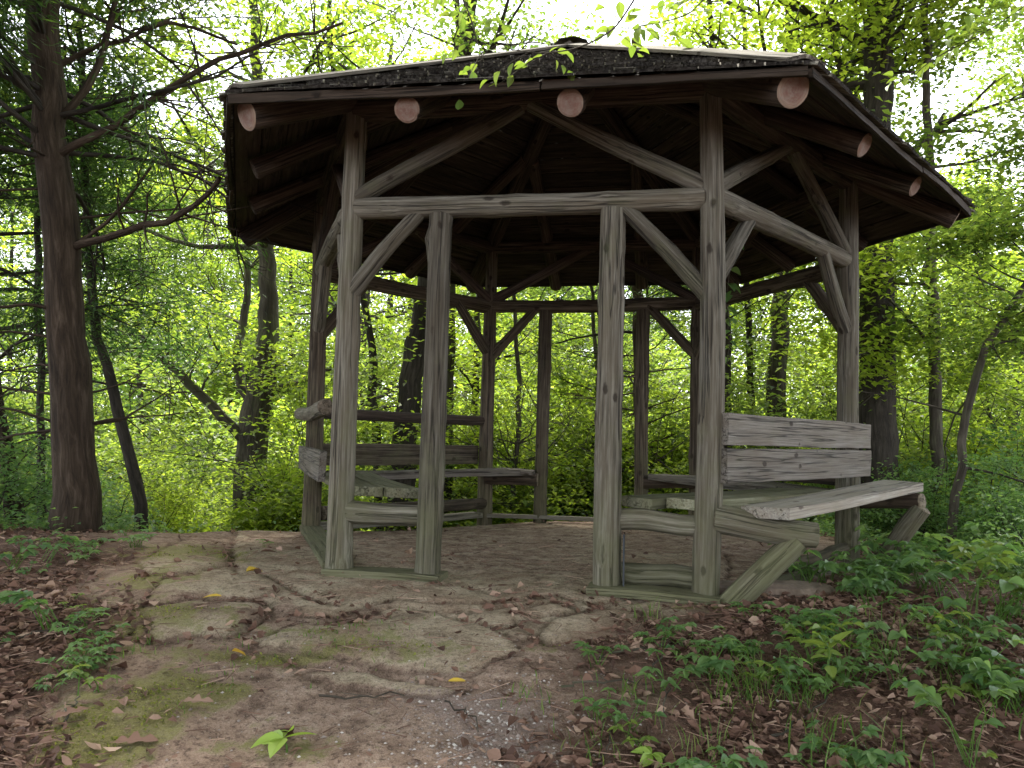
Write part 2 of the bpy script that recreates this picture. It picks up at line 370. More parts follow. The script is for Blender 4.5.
rock = np.clip(blob(200, 618, .36, .17) + blob(370, 645, .6, .20) + blob(400, 590, .9, .35) + blob(560, 605, .7, .4) + blob(480, 620, .5, .2) + blob(190, 560, .7, .6) + blob(300, 560, .6, .6) + .75 * sstep(2.4, 1.6, rel), 0, 1)
rock *= 1 - .8 * litter
SLABS = [[(138,612),(200,599),(262,602),(267,612),(225,633),(150,638)], [(250,641),(300,619),(345,623),(440,615),(492,631),(520,655),(470,674),(410,670),(340,655)],
 [(276,607),(238,586),(236,566),(232,546),(250,533),(330,529),(420,526),(560,528),(700,532),(730,560),(722,602),(640,597),(592,604),(560,594),(500,603),(440,604),(395,600),(340,612),(300,613)],
 [(508,613),(556,602),(592,609),(562,616),(535,616)], [(530,637),(568,616),(605,609),(640,612),(652,631),(600,640),(545,645)], [(138,562),(190,541),(228,547),(231,565),(200,574),(150,580)],
 [(655,612),(700,608),(748,614),(742,630),(670,634)], [(142,607),(160,586),(232,572),(262,597),(200,596)], [(100,600),(128,590),(130,640),(108,655)], [(300,668),(345,664),(420,681),(470,688),(440,696),(330,682)]]
slab = np.zeros(GX.shape); slabe = np.full(GX.shape, 9.)
near_ = (np.abs(GX) < 4) & (GY > 2.5) & (GY < 10)
for pl in SLABS:
    W2 = [ground_at(*p)[:2] for p in pl]; ins = np.zeros(GX.shape, bool)
    for a_, b_ in zip(W2, W2[1:] + W2[:1]):
        ins ^= ((a_[1] > cy_) != (b_[1] > cy_)) & (cx_ < (b_[0] - a_[0]) * (cy_ - a_[1]) / (b_[1] - a_[1] + 1e-9) + a_[0])
    dd_ = segdist(cx_, cy_, W2 + W2[:1]); slab = np.maximum(slab, ins * sstep(.0, .022, dd_)); slabe = np.minimum(slabe, dd_)
slab *= near_; gap = np.exp(-(slabe / (.010 + .02 * fbm(GX * 4, GY * 4, 2, 71))) ** 2) * near_ * (1 - slab)
# the far and inner part of the big slab is buried under trodden dirt
buried = sstep(.42, .56, fbm(GX * 1.7, GY * 1.7, 4, 12) + .25 * sstep(2.1, 1.7, rel)); slabc = slab * (1 - .65 * buried)
rock = np.maximum(rock * .62, slabc)
chalk = np.clip(blob(500, 735, .25, .30) + .6 * blob(450, 700, .35, .12), 0, 1)
near = sstep(16, 9, np.abs(GY - 5)) * sstep(12, 7, np.abs(GX))
GZ = terrain(GX, GY) + near * ((fbm(GX * 1.1, GY * 1.1, 3, 3) - .45) * .09 * sstep(1.9, 3.0, rel) + (fbm(GX * 6, GY * 6, 4, 8) - .47) * .032 * (1 - .75 * rock) + (fbm(GX * 22, GY * 22, 3, 4) - .45) * .010)
GZ += .008 * slab * (1 - .5 * buried) - .014 * gap
GZ += -.035 * crackm * np.clip(rock * 1.5, 0, 1) - .008 * crackw + .012 * moss * fbm(GX * 14, GY * 14, 3, 77) + .018 * blob(370, 640, .45, .12) + .02 * blob(200, 618, .3, .12)
GZ += (1 - near) * (fbm(GX * .12, GY * .12, 4, 21) - .45) * 1.2
def gz(x, y):
    i = np.clip(np.searchsorted(gx, x) - 1, 0, len(gx) - 2); j = np.clip(np.searchsorted(gy, y) - 1, 0, len(gy) - 2)
    fx = (x - gx[i]) / (gx[i + 1] - gx[i]); fy = (y - gy[j]) / (gy[j + 1] - gy[j])
    return (GZ[i, j] * (1 - fx) + GZ[i + 1, j] * fx) * (1 - fy) + (GZ[i, j + 1] * (1 - fx) + GZ[i + 1, j + 1] * fx) * fy
def gsample(A, x, y):
    i = np.clip(np.searchsorted(gx, x), 0, len(gx) - 1); j = np.clip(np.searchsorted(gy, y), 0, len(gy) - 1); return A[i, j]
def make_ground():
    nx, ny = GX.shape; mb = MB(); v = np.stack([GX, GY, GZ], -1).reshape(-1, 3)
    i = np.arange(nx - 1)[:, None] * ny; j = np.arange(ny - 1)[None]; f = np.stack([i + j, i + ny + j, i + ny + j + 1, i + j + 1], -1).reshape(-1, 4)
    mb.add(v, f4=f)
    m, nt, bs, out = mat('forest_floor')
    geo = N(nt, 'ShaderNodeNewGeometry'); P = geo.outputs['Position']
    s = N(nt, 'ShaderNodeSeparateColor'); nt.links.new(attr(nt, 'mask', 'Color'), s.inputs[0])
    s2 = N(nt, 'ShaderNodeSeparateColor'); nt.links.new(attr(nt, 'mask2', 'Color'), s2.inputs[0])
    n1 = noise(nt, P, 9, 8, .68); n2 = noise(nt, P, 45, 5, .7); n3 = noise(nt, P, 2.2, 5, .6)
    dirt = ramp(nt, n1, [(.33, (.115, .075, .053)), (.5, (.28, .195, .145)), (.68, (.42, .32, .25))])
    dirt = mix(nt, ramp(nt, n2, [(.5, 0), (.68, .85)]), dirt, (.045, .026, .018))
    rk = ramp(nt, n1, [(.3, (.20, .155, .105)), (.5, (.38, .305, .215)), (.7, (.52, .44, .33))])
    rk = mix(nt, ramp(nt, n3, [(.45, 0), (.62, .55)]), rk, (.22, .135, .09))
    rk = mix(nt, ramp(nt, n2, [(.5, 0), (.68, .7)]), rk, (.055, .04, .026))
    c = mix(nt, ramp(nt, math_(nt, 'ADD', s.outputs[0], math_(nt, 'MULTIPLY', math_(nt, 'SUBTRACT', n1, .5), .9)), [(.35, 0), (.6, 1)]), dirt, rk)
    lt = ramp(nt, n2, [(.3, (.045, .026, .018)), (.55, (.13, .074, .052)), (.75, (.26, .17, .125))])
    c = mix(nt, s.outputs[2], c, lt)
    ch = ramp(nt, math_(nt, 'ADD', s2.outputs[0], math_(nt, 'MULTIPLY', math_(nt, 'SUBTRACT', n2, .5), 2.2)), [(.45, 0), (.7, 1)])
    c = mix(nt, math_(nt, 'MULTIPLY', ch, .75), c, (.28, .21, .18))
    ms = ramp(nt, math_(nt, 'ADD', s.outputs[1], math_(nt, 'MULTIPLY', math_(nt, 'SUBTRACT', n1, .5), 3.2)), [(.40, 0), (.75, 1)])
    msc = ramp(nt, n2, [(.3, (.05, .058, .01)), (.5, (.14, .145, .028)), (.72, (.25, .25, .08))])
    c = mix(nt, math_(nt, 'MULTIPLY', ms, .7), c, msc)
    c = mix(nt, math_(nt, 'MULTIPLY', s2.outputs[1], .7), c, (.045, .028, .02))
    far = N(nt, 'ShaderNodeMapRange'); sx = N(nt, 'ShaderNodeSeparateXYZ'); nt.links.new(P, sx.inputs[0]); nt.links.new(sx.outputs[1], far.inputs[0])
    far.inputs[1].default_value = 9.5; far.inputs[2].default_value = 14
    n5 = noise(nt, P, 160, 3, .7); c = mix(nt, ramp(nt, n5, [(.52, 0), (.7, .6)]), c, (.05, .033, .024)); c = mix(nt, ramp(nt, n5, [(.3, .45), (.42, 0)]), c, (.42, .36, .29))
    c = mix(nt, far.outputs[0], c, ramp(nt, n3, [(.3, (.03, .05, .012)), (.7, (.08, .12, .03))]))
    nt.links.new(c, bs.inputs['Base Color']); bs.inputs['Roughness'].default_value = .95; bs.inputs['Specular IOR Level'].default_value = .15
    bump(nt, math_(nt, 'ADD', math_(nt, 'MULTIPLY', n2, .5), n1), bs, 1, .03)
    o = mb.build('ground', m, smooth=True)
    for nm, ch3 in (('mask', (rock, moss * (1 - .3 * litter), litter)), ('mask2', (chalk, np.clip(np.maximum(crackm * np.clip(rock * 1.3, 0, 1), gap * .65), 0, 1), near * 0))):
        a = o.data.attributes.new(nm, 'FLOAT_COLOR', 'POINT')
        a.data.foreach_set('color', np.stack(list(ch3) + [np.ones_like(rock)], -1).astype(np.float32).ravel())
    tag(o, 'forest floor of flat cracked rock, dirt, moss and dead leaves', 'ground', kind='structure')
make_ground()

# ------------------------------------------------------------------ the gazebo
ANG = dict(FR=300, R=0, BR=60, BL=120, L=180, FL=240)
def hx(n, r=S):
    a = R(ANG[n]) + ROT; return np.array([HC[0] + r * math.cos(a), HC[1] + r * math.sin(a), 0.])
Z = np.array([0, 0, 1.]); ORDER = ['FL', 'FR', 'R', 'BR', 'BL', 'L']
RE, HE, HA = 1.39 * S, 2.535, 3.91
gaz = thing('gazebo', 'open six-sided log gazebo with a wide shingled roof standing on flat rock', 'gazebo', (HC[0], HC[1], 0))
def P(n, z, r=S): return hx(n, r) + Z * z
def lpart(name, p0, p1, ra, rb=None, m=M_LOG, parent=gaz, label=None, **k):
    mb = MB(); log(mb, p0, p1, ra, rb, **k); o = mb.build(name, [m, M_END if name == 'rafter' else M_ENDG], parent, smooth=False)
    me = o.data; sm = np.zeros(len(me.polygons), bool); mi = np.zeros(len(me.polygons), np.int32); me.polygons.foreach_get('material_index', mi)
    me.polygons.foreach_set('use_smooth', mi == 0)
    if label: o['label'] = label
    return o
def roofz(r_in):   # height of the deck underside at apothem-fraction of the eave
    return HE + (HA - HE) * (1 - r_in)
post_r = dict(FL=.073, FR=.071, R=.082, BR=.07, BL=.075, L=.075)
for n in ORDER:
    b = P(n, float(gz(*hx(n)[:2])) - .12); t = P(n, 2.86)
    if n == 'R': b[2] -= .2
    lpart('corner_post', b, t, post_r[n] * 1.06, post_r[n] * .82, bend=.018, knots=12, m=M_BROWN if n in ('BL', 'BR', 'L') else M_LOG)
# tie beams all round (notched into the posts)
for i, n in enumerate(ORDER):
    m = ORDER[(i + 1) % 6]; a, b = P(n, 2.15), P(m, 2.15); d = (b - a) / S
    zo = (.0, .012, -.01, .01, -.006, .006)[i]
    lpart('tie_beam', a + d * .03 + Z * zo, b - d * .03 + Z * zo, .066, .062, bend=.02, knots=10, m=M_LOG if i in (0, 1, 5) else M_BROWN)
    # plate log above
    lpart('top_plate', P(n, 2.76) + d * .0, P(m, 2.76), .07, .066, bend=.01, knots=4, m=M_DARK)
    # two struts rising to the middle of the plate
    mid = lerp(P(n, 2.70), P(m, 2.70), .5)
    for s_, e in ((1, a), (-1, b)):
        lpart('upper_strut', e + s_ * d * .03 + Z * .06, mid - s_ * d * .03 + Z * .03, .052, .045, bend=.012, knots=5, m=M_DARK if i > 1 else M_LOG)
        # knee brace below the beam
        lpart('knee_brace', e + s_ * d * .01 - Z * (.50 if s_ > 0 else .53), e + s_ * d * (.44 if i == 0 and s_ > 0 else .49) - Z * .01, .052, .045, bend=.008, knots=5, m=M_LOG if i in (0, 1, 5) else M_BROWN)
# doorway posts
for (a, b, ts) in (('FL', 'FR', (.259, .749)), ('BL', 'BR', (.27, .75))):
    for k, t in enumerate(ts):
        q = lerp(hx(a), hx(b), t)
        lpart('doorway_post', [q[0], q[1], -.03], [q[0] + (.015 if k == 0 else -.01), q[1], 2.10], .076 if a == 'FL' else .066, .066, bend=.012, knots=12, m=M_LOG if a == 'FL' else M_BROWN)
# rafters: hips at the corners, two jacks on each side
apex = np.array([HC[0], HC[1], 0]); 
def rafter(pe, pt, ra, rb, dark=False):
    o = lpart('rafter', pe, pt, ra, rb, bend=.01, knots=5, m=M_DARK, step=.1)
    if dark: o.data.materials[1] = M_DARK
for i, n in enumerate(ORDER):
    e = hx(n, RE * .968) + Z * (HE - .066 + (.045 if n == 'FL' else 0)); t = apex + (hx(n) - apex) / S * .12; t[2] = HA - .17
    rafter(e, t, .084, .06)
    m = ORDER[(i + 1) % 6]; E0, E1 = hx(n, RE), hx(m, RE); mid = (E0 + E1) / 2; inn = (apex - mid); L = np.linalg.norm(inn); inn /= L
    for t_ in (.33, .62) if i == 0 else (.34, .66):
        p = lerp(E0, E1, t_); off = min(t_, 1 - t_) * RE * math.sqrt(3)        # distance to the hip line
        ins = .13 if n == 'L' else .075; a_ = p + inn * ins; frac = ins / L
        b_ = p + inn * (off * .96); fr2 = off * .96 / L
        a_[2] = HE + (HA - HE) * frac - .105; b_[2] = HE + (HA - HE) * min(fr2, .97) - .105
        rafter(a_, b_, .066, .055, n == 'L')
# roof
roof = part_group('roof', gaz)
def build_roof():
    EL = {n: .0 for n in ORDER}; EL['FL'] = .045
    deck = MB(); sh = MB(); fa = MB()
    for i, n in enumerate(ORDER):
        m = ORDER[(i + 1) % 6]; E0, E1 = P(n, HE + EL[n], RE), P(m, HE + EL[m], RE); A = np.array([HC[0], HC[1], HA])
        nb = 16
        for k in range(nb):                       # deck boards run along the eave
            t0, t1 = k / nb, (k + 1) / nb - .004
            a, b = lerp(E0, A, (t0 + t1) / 2), lerp(E1, A, (t0 + t1) / 2)
            dn = np.cross(b - a, A - E0); dn /= np.linalg.norm(dn); dn *= np.sign(dn[2])
            sl = np.linalg.norm(A - (E0 + E1) / 2) * (t1 - t0)
            off = dn * rs.uniform(-.004, .004)
            q0, q1, q2, q3 = lerp(E0, A, t0), lerp(E1, A, t0), lerp(E1, A, t1), lerp(E0, A, t1)
            v = np.array([q - dn * .030 + off for q in (q0, q1, q2, q3)] + [q - dn * .004 + off for q in (q0, q1, q2, q3)])
            f = [(3, 2, 1, 0), (4, 5, 6, 7), (0, 1, 5, 4), (1, 2, 6, 5), (2, 3, 7, 6), (3, 0, 4, 7)]
            D = (b - a) / np.linalg.norm(b - a); W = np.cross(dn, D); o_ = rs.rand() * 50
            lc = np.stack([(v - a) @ W, (v - a) @ dn, (v - a) @ D + o_], -1)
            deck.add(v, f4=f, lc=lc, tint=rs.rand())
        # shingle courses
        slope = np.linalg.norm(A - (E0 + E1) / 2); nc = 14; U = (A - (E0 + E1) / 2) / slope; D = (E1 - E0) / np.linalg.norm(E1 - E0)
        W_ = np.linalg.norm(E1 - E0)
        for k in range(nc):
            s0 = k / nc * slope - .045; mid = (E0 + E1) / 2; half = W_ / 2 * (1 - max(s0, 0) / slope)
            x = -half - .01
            while x < half:
                w = rs.uniform(.09, .19); x1 = min(x + w, half + .01); j = rs.uniform(-.014, .012); g = .004
                ln = .36; th = rs.uniform(.012, .017); lift = .016 + rs.uniform(0, .003)
                if s0 + ln > slope: ln = slope - s0
                hh = lambda s: W_ / 2 * (1 - max(s, 0) / slope) + .01
                xa, xb = x + g, x1 - g
                if xb - xa > .02:
                    top = s0 + ln; ca = max(-hh(top), min(hh(top), xa)); cb = max(-hh(top), min(hh(top), xb))
                    def pt(xx, ss, hgt): return mid + D * xx + U * ss + dn * hgt
                    v = np.array([pt(xa, s0 + j, lift), pt(xb, s0 + j, lift), pt(cb, top, .001), pt(ca, top, .001),
                                  pt(xa, s0 + j, lift + th), pt(xb, s0 + j, lift + th), pt(cb, top, .006), pt(ca, top, .006)])
                    f = np.array([(3, 2, 1, 0), (4, 5, 6, 7), (0, 1, 5, 4), (1, 2, 6, 5), (3, 0, 4, 7)])
                    o_ = rs.rand() * 50; lc = np.stack([(v - mid) @ D, (v - mid) @ dn, (v - mid) @ U + o_], -1)
                    sh.add(v, f4=f, lc=lc, m4=np.array([0, 0, 1, 0, 0]), tint=rs.rand())
                x = x1
        # fascia board
        nout = -U * np.array([1, 1, 0]); nout /= np.linalg.norm(nout)
        cut = rs.uniform(.42, .6)
        for (ta, tb, dz) in ((0, cut - .002, .0), (cut + .002, 1, .005)):
            mb = MB(); plank(mb, lerp(E0, E1, ta) + Z * (-.032 + dz) + nout * .014, lerp(E0, E1, tb) + Z * (-.032 + dz * .3) + nout * .014, nout, .044, .022, warp=.008)
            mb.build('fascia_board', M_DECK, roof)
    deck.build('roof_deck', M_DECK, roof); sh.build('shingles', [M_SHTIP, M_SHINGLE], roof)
    for n in ORDER:
        for s_ in (-1, 1):
            e = P(n, HE + EL[n] + .036, RE * 1.0); A = np.array([HC[0], HC[1], HA + .05]); D = A - e; side = np.cross(D, Z); side /= np.linalg.norm(side)
            nrm = np.cross(side, D); nrm /= np.linalg.norm(nrm); nrm *= np.sign(nrm[2]); nn = nrm * .93 + side * s_ * .26
            mb = MB(); plank(mb, e + side * s_ * .056, A + side * s_ * .05, nn, .10, .018, warp=.004); mb.build('hip_cap_board', M_PLANK, roof)
    mb = MB(); a = np.arange(8) * math.pi / 4; c = np.array([HC[0], HC[1], HA + .055])
    v = [c + np.array([.15 * math.cos(t), .15 * math.sin(t), 0]) for t in a] + [c + np.array([.10 * math.cos(t), .10 * math.sin(t), .02]) for t in a] + [c + Z * .035]
    mb.add(v, f4=[(k, (k + 1) % 8, 8 + (k + 1) % 8, 8 + k) for k in range(8)], f3=[(8 + k, 8 + (k + 1) % 8, 16) for k in range(8)])
    mb.build('roof_cap', M_PLANK, roof)
build_roof()

# sills and low boards
def side(a, b): d = hx(b) - hx(a); d /= np.linalg.norm(d); o = np.array([d[1], -d[0], 0]); o *= np.sign(o @ (hx(a) + hx(b) - 2 * apex)); return d, o
def ppart(name, a, b, up_, w, th, parent=gaz, m=M_PLANK, label=None, **k):
    mb = MB(); plank(mb, a, b, up_, w, th, **k); o = mb.build(name, m, parent, bevel=.004)
    if label: o['label'] = label
    return o
d, o = side('FL', 'FR'); A0 = hx('FL'); A1 = hx('FR')
ppart('sill_board', A0 - d * .06 + o * .02 + Z * .012, lerp(A0, A1, .259) + d * .10 + o * .02 + Z * .002, Z, .20, .045, m=M_PLANK_MOSS)
ppart('sill_board', lerp(A0, A1, .749) - d * .10 + o * .03 + Z * .002, A1 + d * .07 + o * .03 + Z * -.008, Z, .20, .045, m=M_PLANK_MOSS)
d, o = side('FL', 'L'); ppart('sill_board', hx('FL') + d * .1 + o * .0 + Z * .025, hx('L') - d * .0 + o * .0 + Z * .03, Z, .17, .04, m=M_PLANK_MOSS)
d, o = side('BL', 'L'); ppart('sill_board', hx('BL') + d * .1 + Z * .03, hx('L') - d * .05 + Z * .03, Z, .14, .05, m=M_PLANK)
d, o = side('BL', 'BR'); ppart('sill_board', hx('BL') + Z * .02, hx('BR') + Z * .02, Z, .14, .04, m=M_PLANK)
SILL = [lerp(hx('FL'), hx('FR'), .749), hx('FR')]
lpart('sill_log', SILL[0] + np.array([.06, .06, .085]), SILL[1] + np.array([-.05, .06, .075]), .055, .058, bend=.01)
d, o = side('L', 'BL'); lpart('sill_log', hx('L') + d * .1 - o * .02 + Z * .14, hx('BL') - d * .05 - o * .02 + Z * .14, .062, .055, m=M_DARK)
d, o = side('FR', 'R'); lpart('sill_log', hx('FR') + d * .1 + o * .1 + Z * -.02, hx('R') + d * .0 + o * .1 + Z * -.05, .06, .065, m=M_LOG)

def bench(a, b, label, outside=False, inside=True, backs='boards', top=.50, door_a=True, door_b=True):
    """a bench built onto one side; cross logs run along the neighbouring sides"""
    bn = part_group('bench', gaz, label); d, o = side(a, b); A, B = hx(a), hx(b)
    if inside:
        for k, (off, w) in enumerate(((.14, .20), (.35, .20))):
            # the inner boards are mitred short of the posts
            ppart('seat_board', A + d * (.06 - off * .577) - o * off + Z * (top - .035), B - d * (.02 + off * .6) - o * off + Z * (top - .035 + .006 * k), Z, w, .058, bn, M_SEAT if a in ('FL', 'FR') else M_PLANK)
    return bn, d, o, A, B
# right front side: double bench, seat outside and inside, with a two board backrest
bn, d, o, A, B = bench('FR', 'R', 'double bench of the right front side, its grey seat plank outside the posts')
dF, oF = side('FL', 'FR'); q = lerp(hx('FL'), hx('FR'), .749)
lpart('support_log', q + dF * .03 + Z * .37 - oF * .035, hx('FR') - dF * .05 + Z * .37 - oF * .03, .058, .055, parent=bn)
lpart('support_log', hx('FR') + dF * .04 + Z * .40, hx('FR') + dF * .56 + Z * .355, .078, .062, parent=bn, bend=.02)
base = hx('FR') + dF * .10 - oF * -.05; base[2] = -.06
lpart('bench_brace', base, hx('FR') + dF * .46 + Z * .31, .072, .062, parent=bn, bend=.01, m=M_PLANK_MOSS, label='mossy green slanting log')
dR, oR = side('BR', 'R')                   # at R the support continues the back right side outwards
lpart('support_log', hx('R') - dR * .3 + Z * .40, hx('R') + o * .50 + Z * .44, .06, .055, parent=bn, m=M_DARK)
base = hx('R') + o * .06; base[2] = -.2
lpart('bench_brace', base, hx('R') + o * .50 + Z * .40, .065, .062, parent=bn, m=M_LOG)
ppart('seat_board', A + d * .08 + o * .29 + Z * .455, B + d * .13 + o * .34 + Z * .535, Z, .27, .062, bn, M_PLANKL, label='grey weathered plank outside the posts')
for z0, w in ((.885, .175), (.69, .185)):
    ppart('back_board', A + d * .0 + o * .10 + Z * z0, B + d * .10 + o * .105 + Z * (z0 + .0), o, w, .045, bn, M_PLANK)
# left front side: inside bench
bn, d, o, A, B = bench('FL', 'L', 'left front bench with green mossy boards beside the front left post')
q = lerp(hx('FL'), hx('FR'), .259)
lpart('support_log', hx('FL') + dF * .0 + Z * .345 - oF * .03, q - dF * .02 + Z * .35 - oF * .03, .07, .066, parent=bn, bend=.015, rough=.16)
ppart('back_board', A + d * .3 + o * .09 + Z * .60, B + d * .16 + o * .09 + Z * .60, o, .19, .045, bn, M_PLANK)
lpart('back_rail', A + d * .1 + o * .10 + Z * .955, B + d * .22 + o * .10 + Z * .955, .05, .055, parent=bn)
# left back side
bn, d, o, A, B = bench('BL', 'L', 'left back bench with a log rail and one wide board behind the seat')
dB, oB = side('BL', 'BR'); q = lerp(hx('BL'), hx('BR'), .27)
lpart('support_log', hx('BL') - dB * .0 + Z * .39 - oB * .05, q - dB * .02 + Z * .39 - oB * .05, .06, .06, parent=bn, m=M_DARK)
ppart('seat_board', hx('BL') + dB * .03 - oB * .12 + Z * .475, q - dB * .05 - oB * .12 + Z * .475, Z, .2, .04, bn, M_PLANK)
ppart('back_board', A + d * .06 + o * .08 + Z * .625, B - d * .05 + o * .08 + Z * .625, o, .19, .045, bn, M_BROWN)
lpart('back_rail', A + d * .03 + o * .02 + Z * .97, B - d * .03 + o * .02 + Z * .97, .05, .045, parent=bn, m=M_DARK)
# right back side
bn, d, o, A, B = bench('BR', 'R', 'right back bench inside, half hidden behind the grey backrest boards')
ppart('back_board', A + d * .05 + o * .08 + Z * .60, B - d * .05 + o * .08 + Z * .60, o, .18, .045, bn, M_DECK)
q = lerp(hx('BL'), hx('BR'), .75)
lpart('support_log', q + dB * .02 + Z * .42 - oB * .05, hx('BR') + Z * .42 - oB * .05, .065, .06, parent=bn, m=M_DARK)
# small steel bracket at the foot of the right doorway post
mb = MB(); q = lerp(hx('FL'), hx('FR'), .749) + dF * .09 + oF * .03
plank(mb, q + Z * .02, q + Z * .30, dF, .045, .008, warp=.001); m_, nt_, bs_, _ = mat('dark_steel'); bs_.inputs['Base Color'].default_value = (.05, .055, .06, 1); bs_.inputs['Metallic'].default_value = .6; bs_.inputs['Roughness'].default_value = .6
mb.build('post_strap', m_, gaz)

# ------------------------------------------------------------------ foliage
CULL = True     # no tree's leaves grow through the roof
def leaves(mb, C, size, flat=.6, fold=.25, asp=.6, rnd=rs, tint=None, jit=.25, dirs=None):
    """one folded leaf of two triangles at every centre in C"""
    if CULL: q_ = (np.hypot(C[:, 0] - HC[0], C[:, 1] - HC[1]) < RE * 1.04) & (C[:, 2] < 4.3); tint = tint[~q_] if tint is not None else None; dirs = dirs[~q_] if dirs is not None else None; C = C[~q_]
    n = len(C); yaw = rnd.rand(n) * 6.283; s = size * (1 + (rnd.rand(n) - .5) * 2 * jit)
    ax = np.stack([np.cos(yaw), np.sin(yaw), (rnd.rand(n) - .6) * 1.1 * (1 - flat) * 2 - .25], -1)
    if dirs is not None: ax = dirs + (rnd.rand(n, 3) - .5) * .5
    ax /= np.linalg.norm(ax, axis=1)[:, None]
    up_ = np.stack([(rnd.rand(n) - .5) * 2 * (1 - flat), (rnd.rand(n) - .5) * 2 * (1 - flat), np.ones(n)], -1)
    sd = np.cross(up_, ax); sd /= np.linalg.norm(sd, axis=1)[:, None] + 1e-9; nm = np.cross(ax, sd)
    a = C - ax * s[:, None] * .5; t = C + ax * s[:, None] * .5; m = C - ax * s[:, None] * .06
    w = (s * asp / 2)[:, None]; l = m + sd * w + nm * w * fold * 2; r = m - sd * w + nm * w * fold * 2
    v = np.stack([a, l, t, r], 1).reshape(-1, 3); i = np.arange(n)[:, None] * 4
    f = np.concatenate([i + np.array([[0, 2, 1]]), i + np.array([[0, 3, 2]])])
    if tint is None: tint = rnd.rand(n)
    mb.add(v, f3=f, tint=np.repeat(tint, 4))
def curve_pts(p, d, L, n, rnd, wander=.18, lift=.05):
    pts = [np.asarray(p, float)]; d = np.asarray(d, float) / np.linalg.norm(d); ds = []
    for i in range(n):
        d = d + rnd.normal(0, wander, 3) * .6; d[2] += lift; d /= np.linalg.norm(d); pts.append(pts[-1] + d * L / n); ds.append(d)
    return np.array(pts)
def grow(wood_, tips, p, d, L, r, lvl, rnd, kids=(5, 4), lift=.04, wander=.2):
    n = max(3, int(L / .4)) if lvl else max(5, int(L / .45)); pts = curve_pts(p, d, L, n, rnd, wander, lift)
    tube(wood_, pts, np.linspace(r, max(r * .3, .003), n + 1), 6 if lvl == 0 else (4 if lvl == 1 else 3))
    if lvl >= len(kids):
        for q in pts[1:]: tips.append(q)
        return
    for k in range(kids[lvl]):
        t = rnd.uniform(.25, 1); i = min(int(t * n), n - 1); q = lerp(pts[i], pts[i + 1], t * n - i); dd = pts[i + 1] - pts[i]; dd /= np.linalg.norm(dd)
        side_ = rnd.normal(0, 1, 3) * np.array([1, 1, .45]); side_ -= dd * (side_ @ dd); side_ /= np.linalg.norm(side_)
        grow(wood_, tips, q, dd * .7 + side_ * .8, L * rnd.uniform(.35, .55), r * .45, lvl + 1, rnd, kids, lift * .5, wander)
    tips.append(pts[-1])
def spray(tips, per, spread, rnd, flat=.35):
    t = np.repeat(np.array(tips), per, 0); o_ = rnd.normal(0, 1, t.shape) * spread * np.array([1, 1, flat]); return t + o_

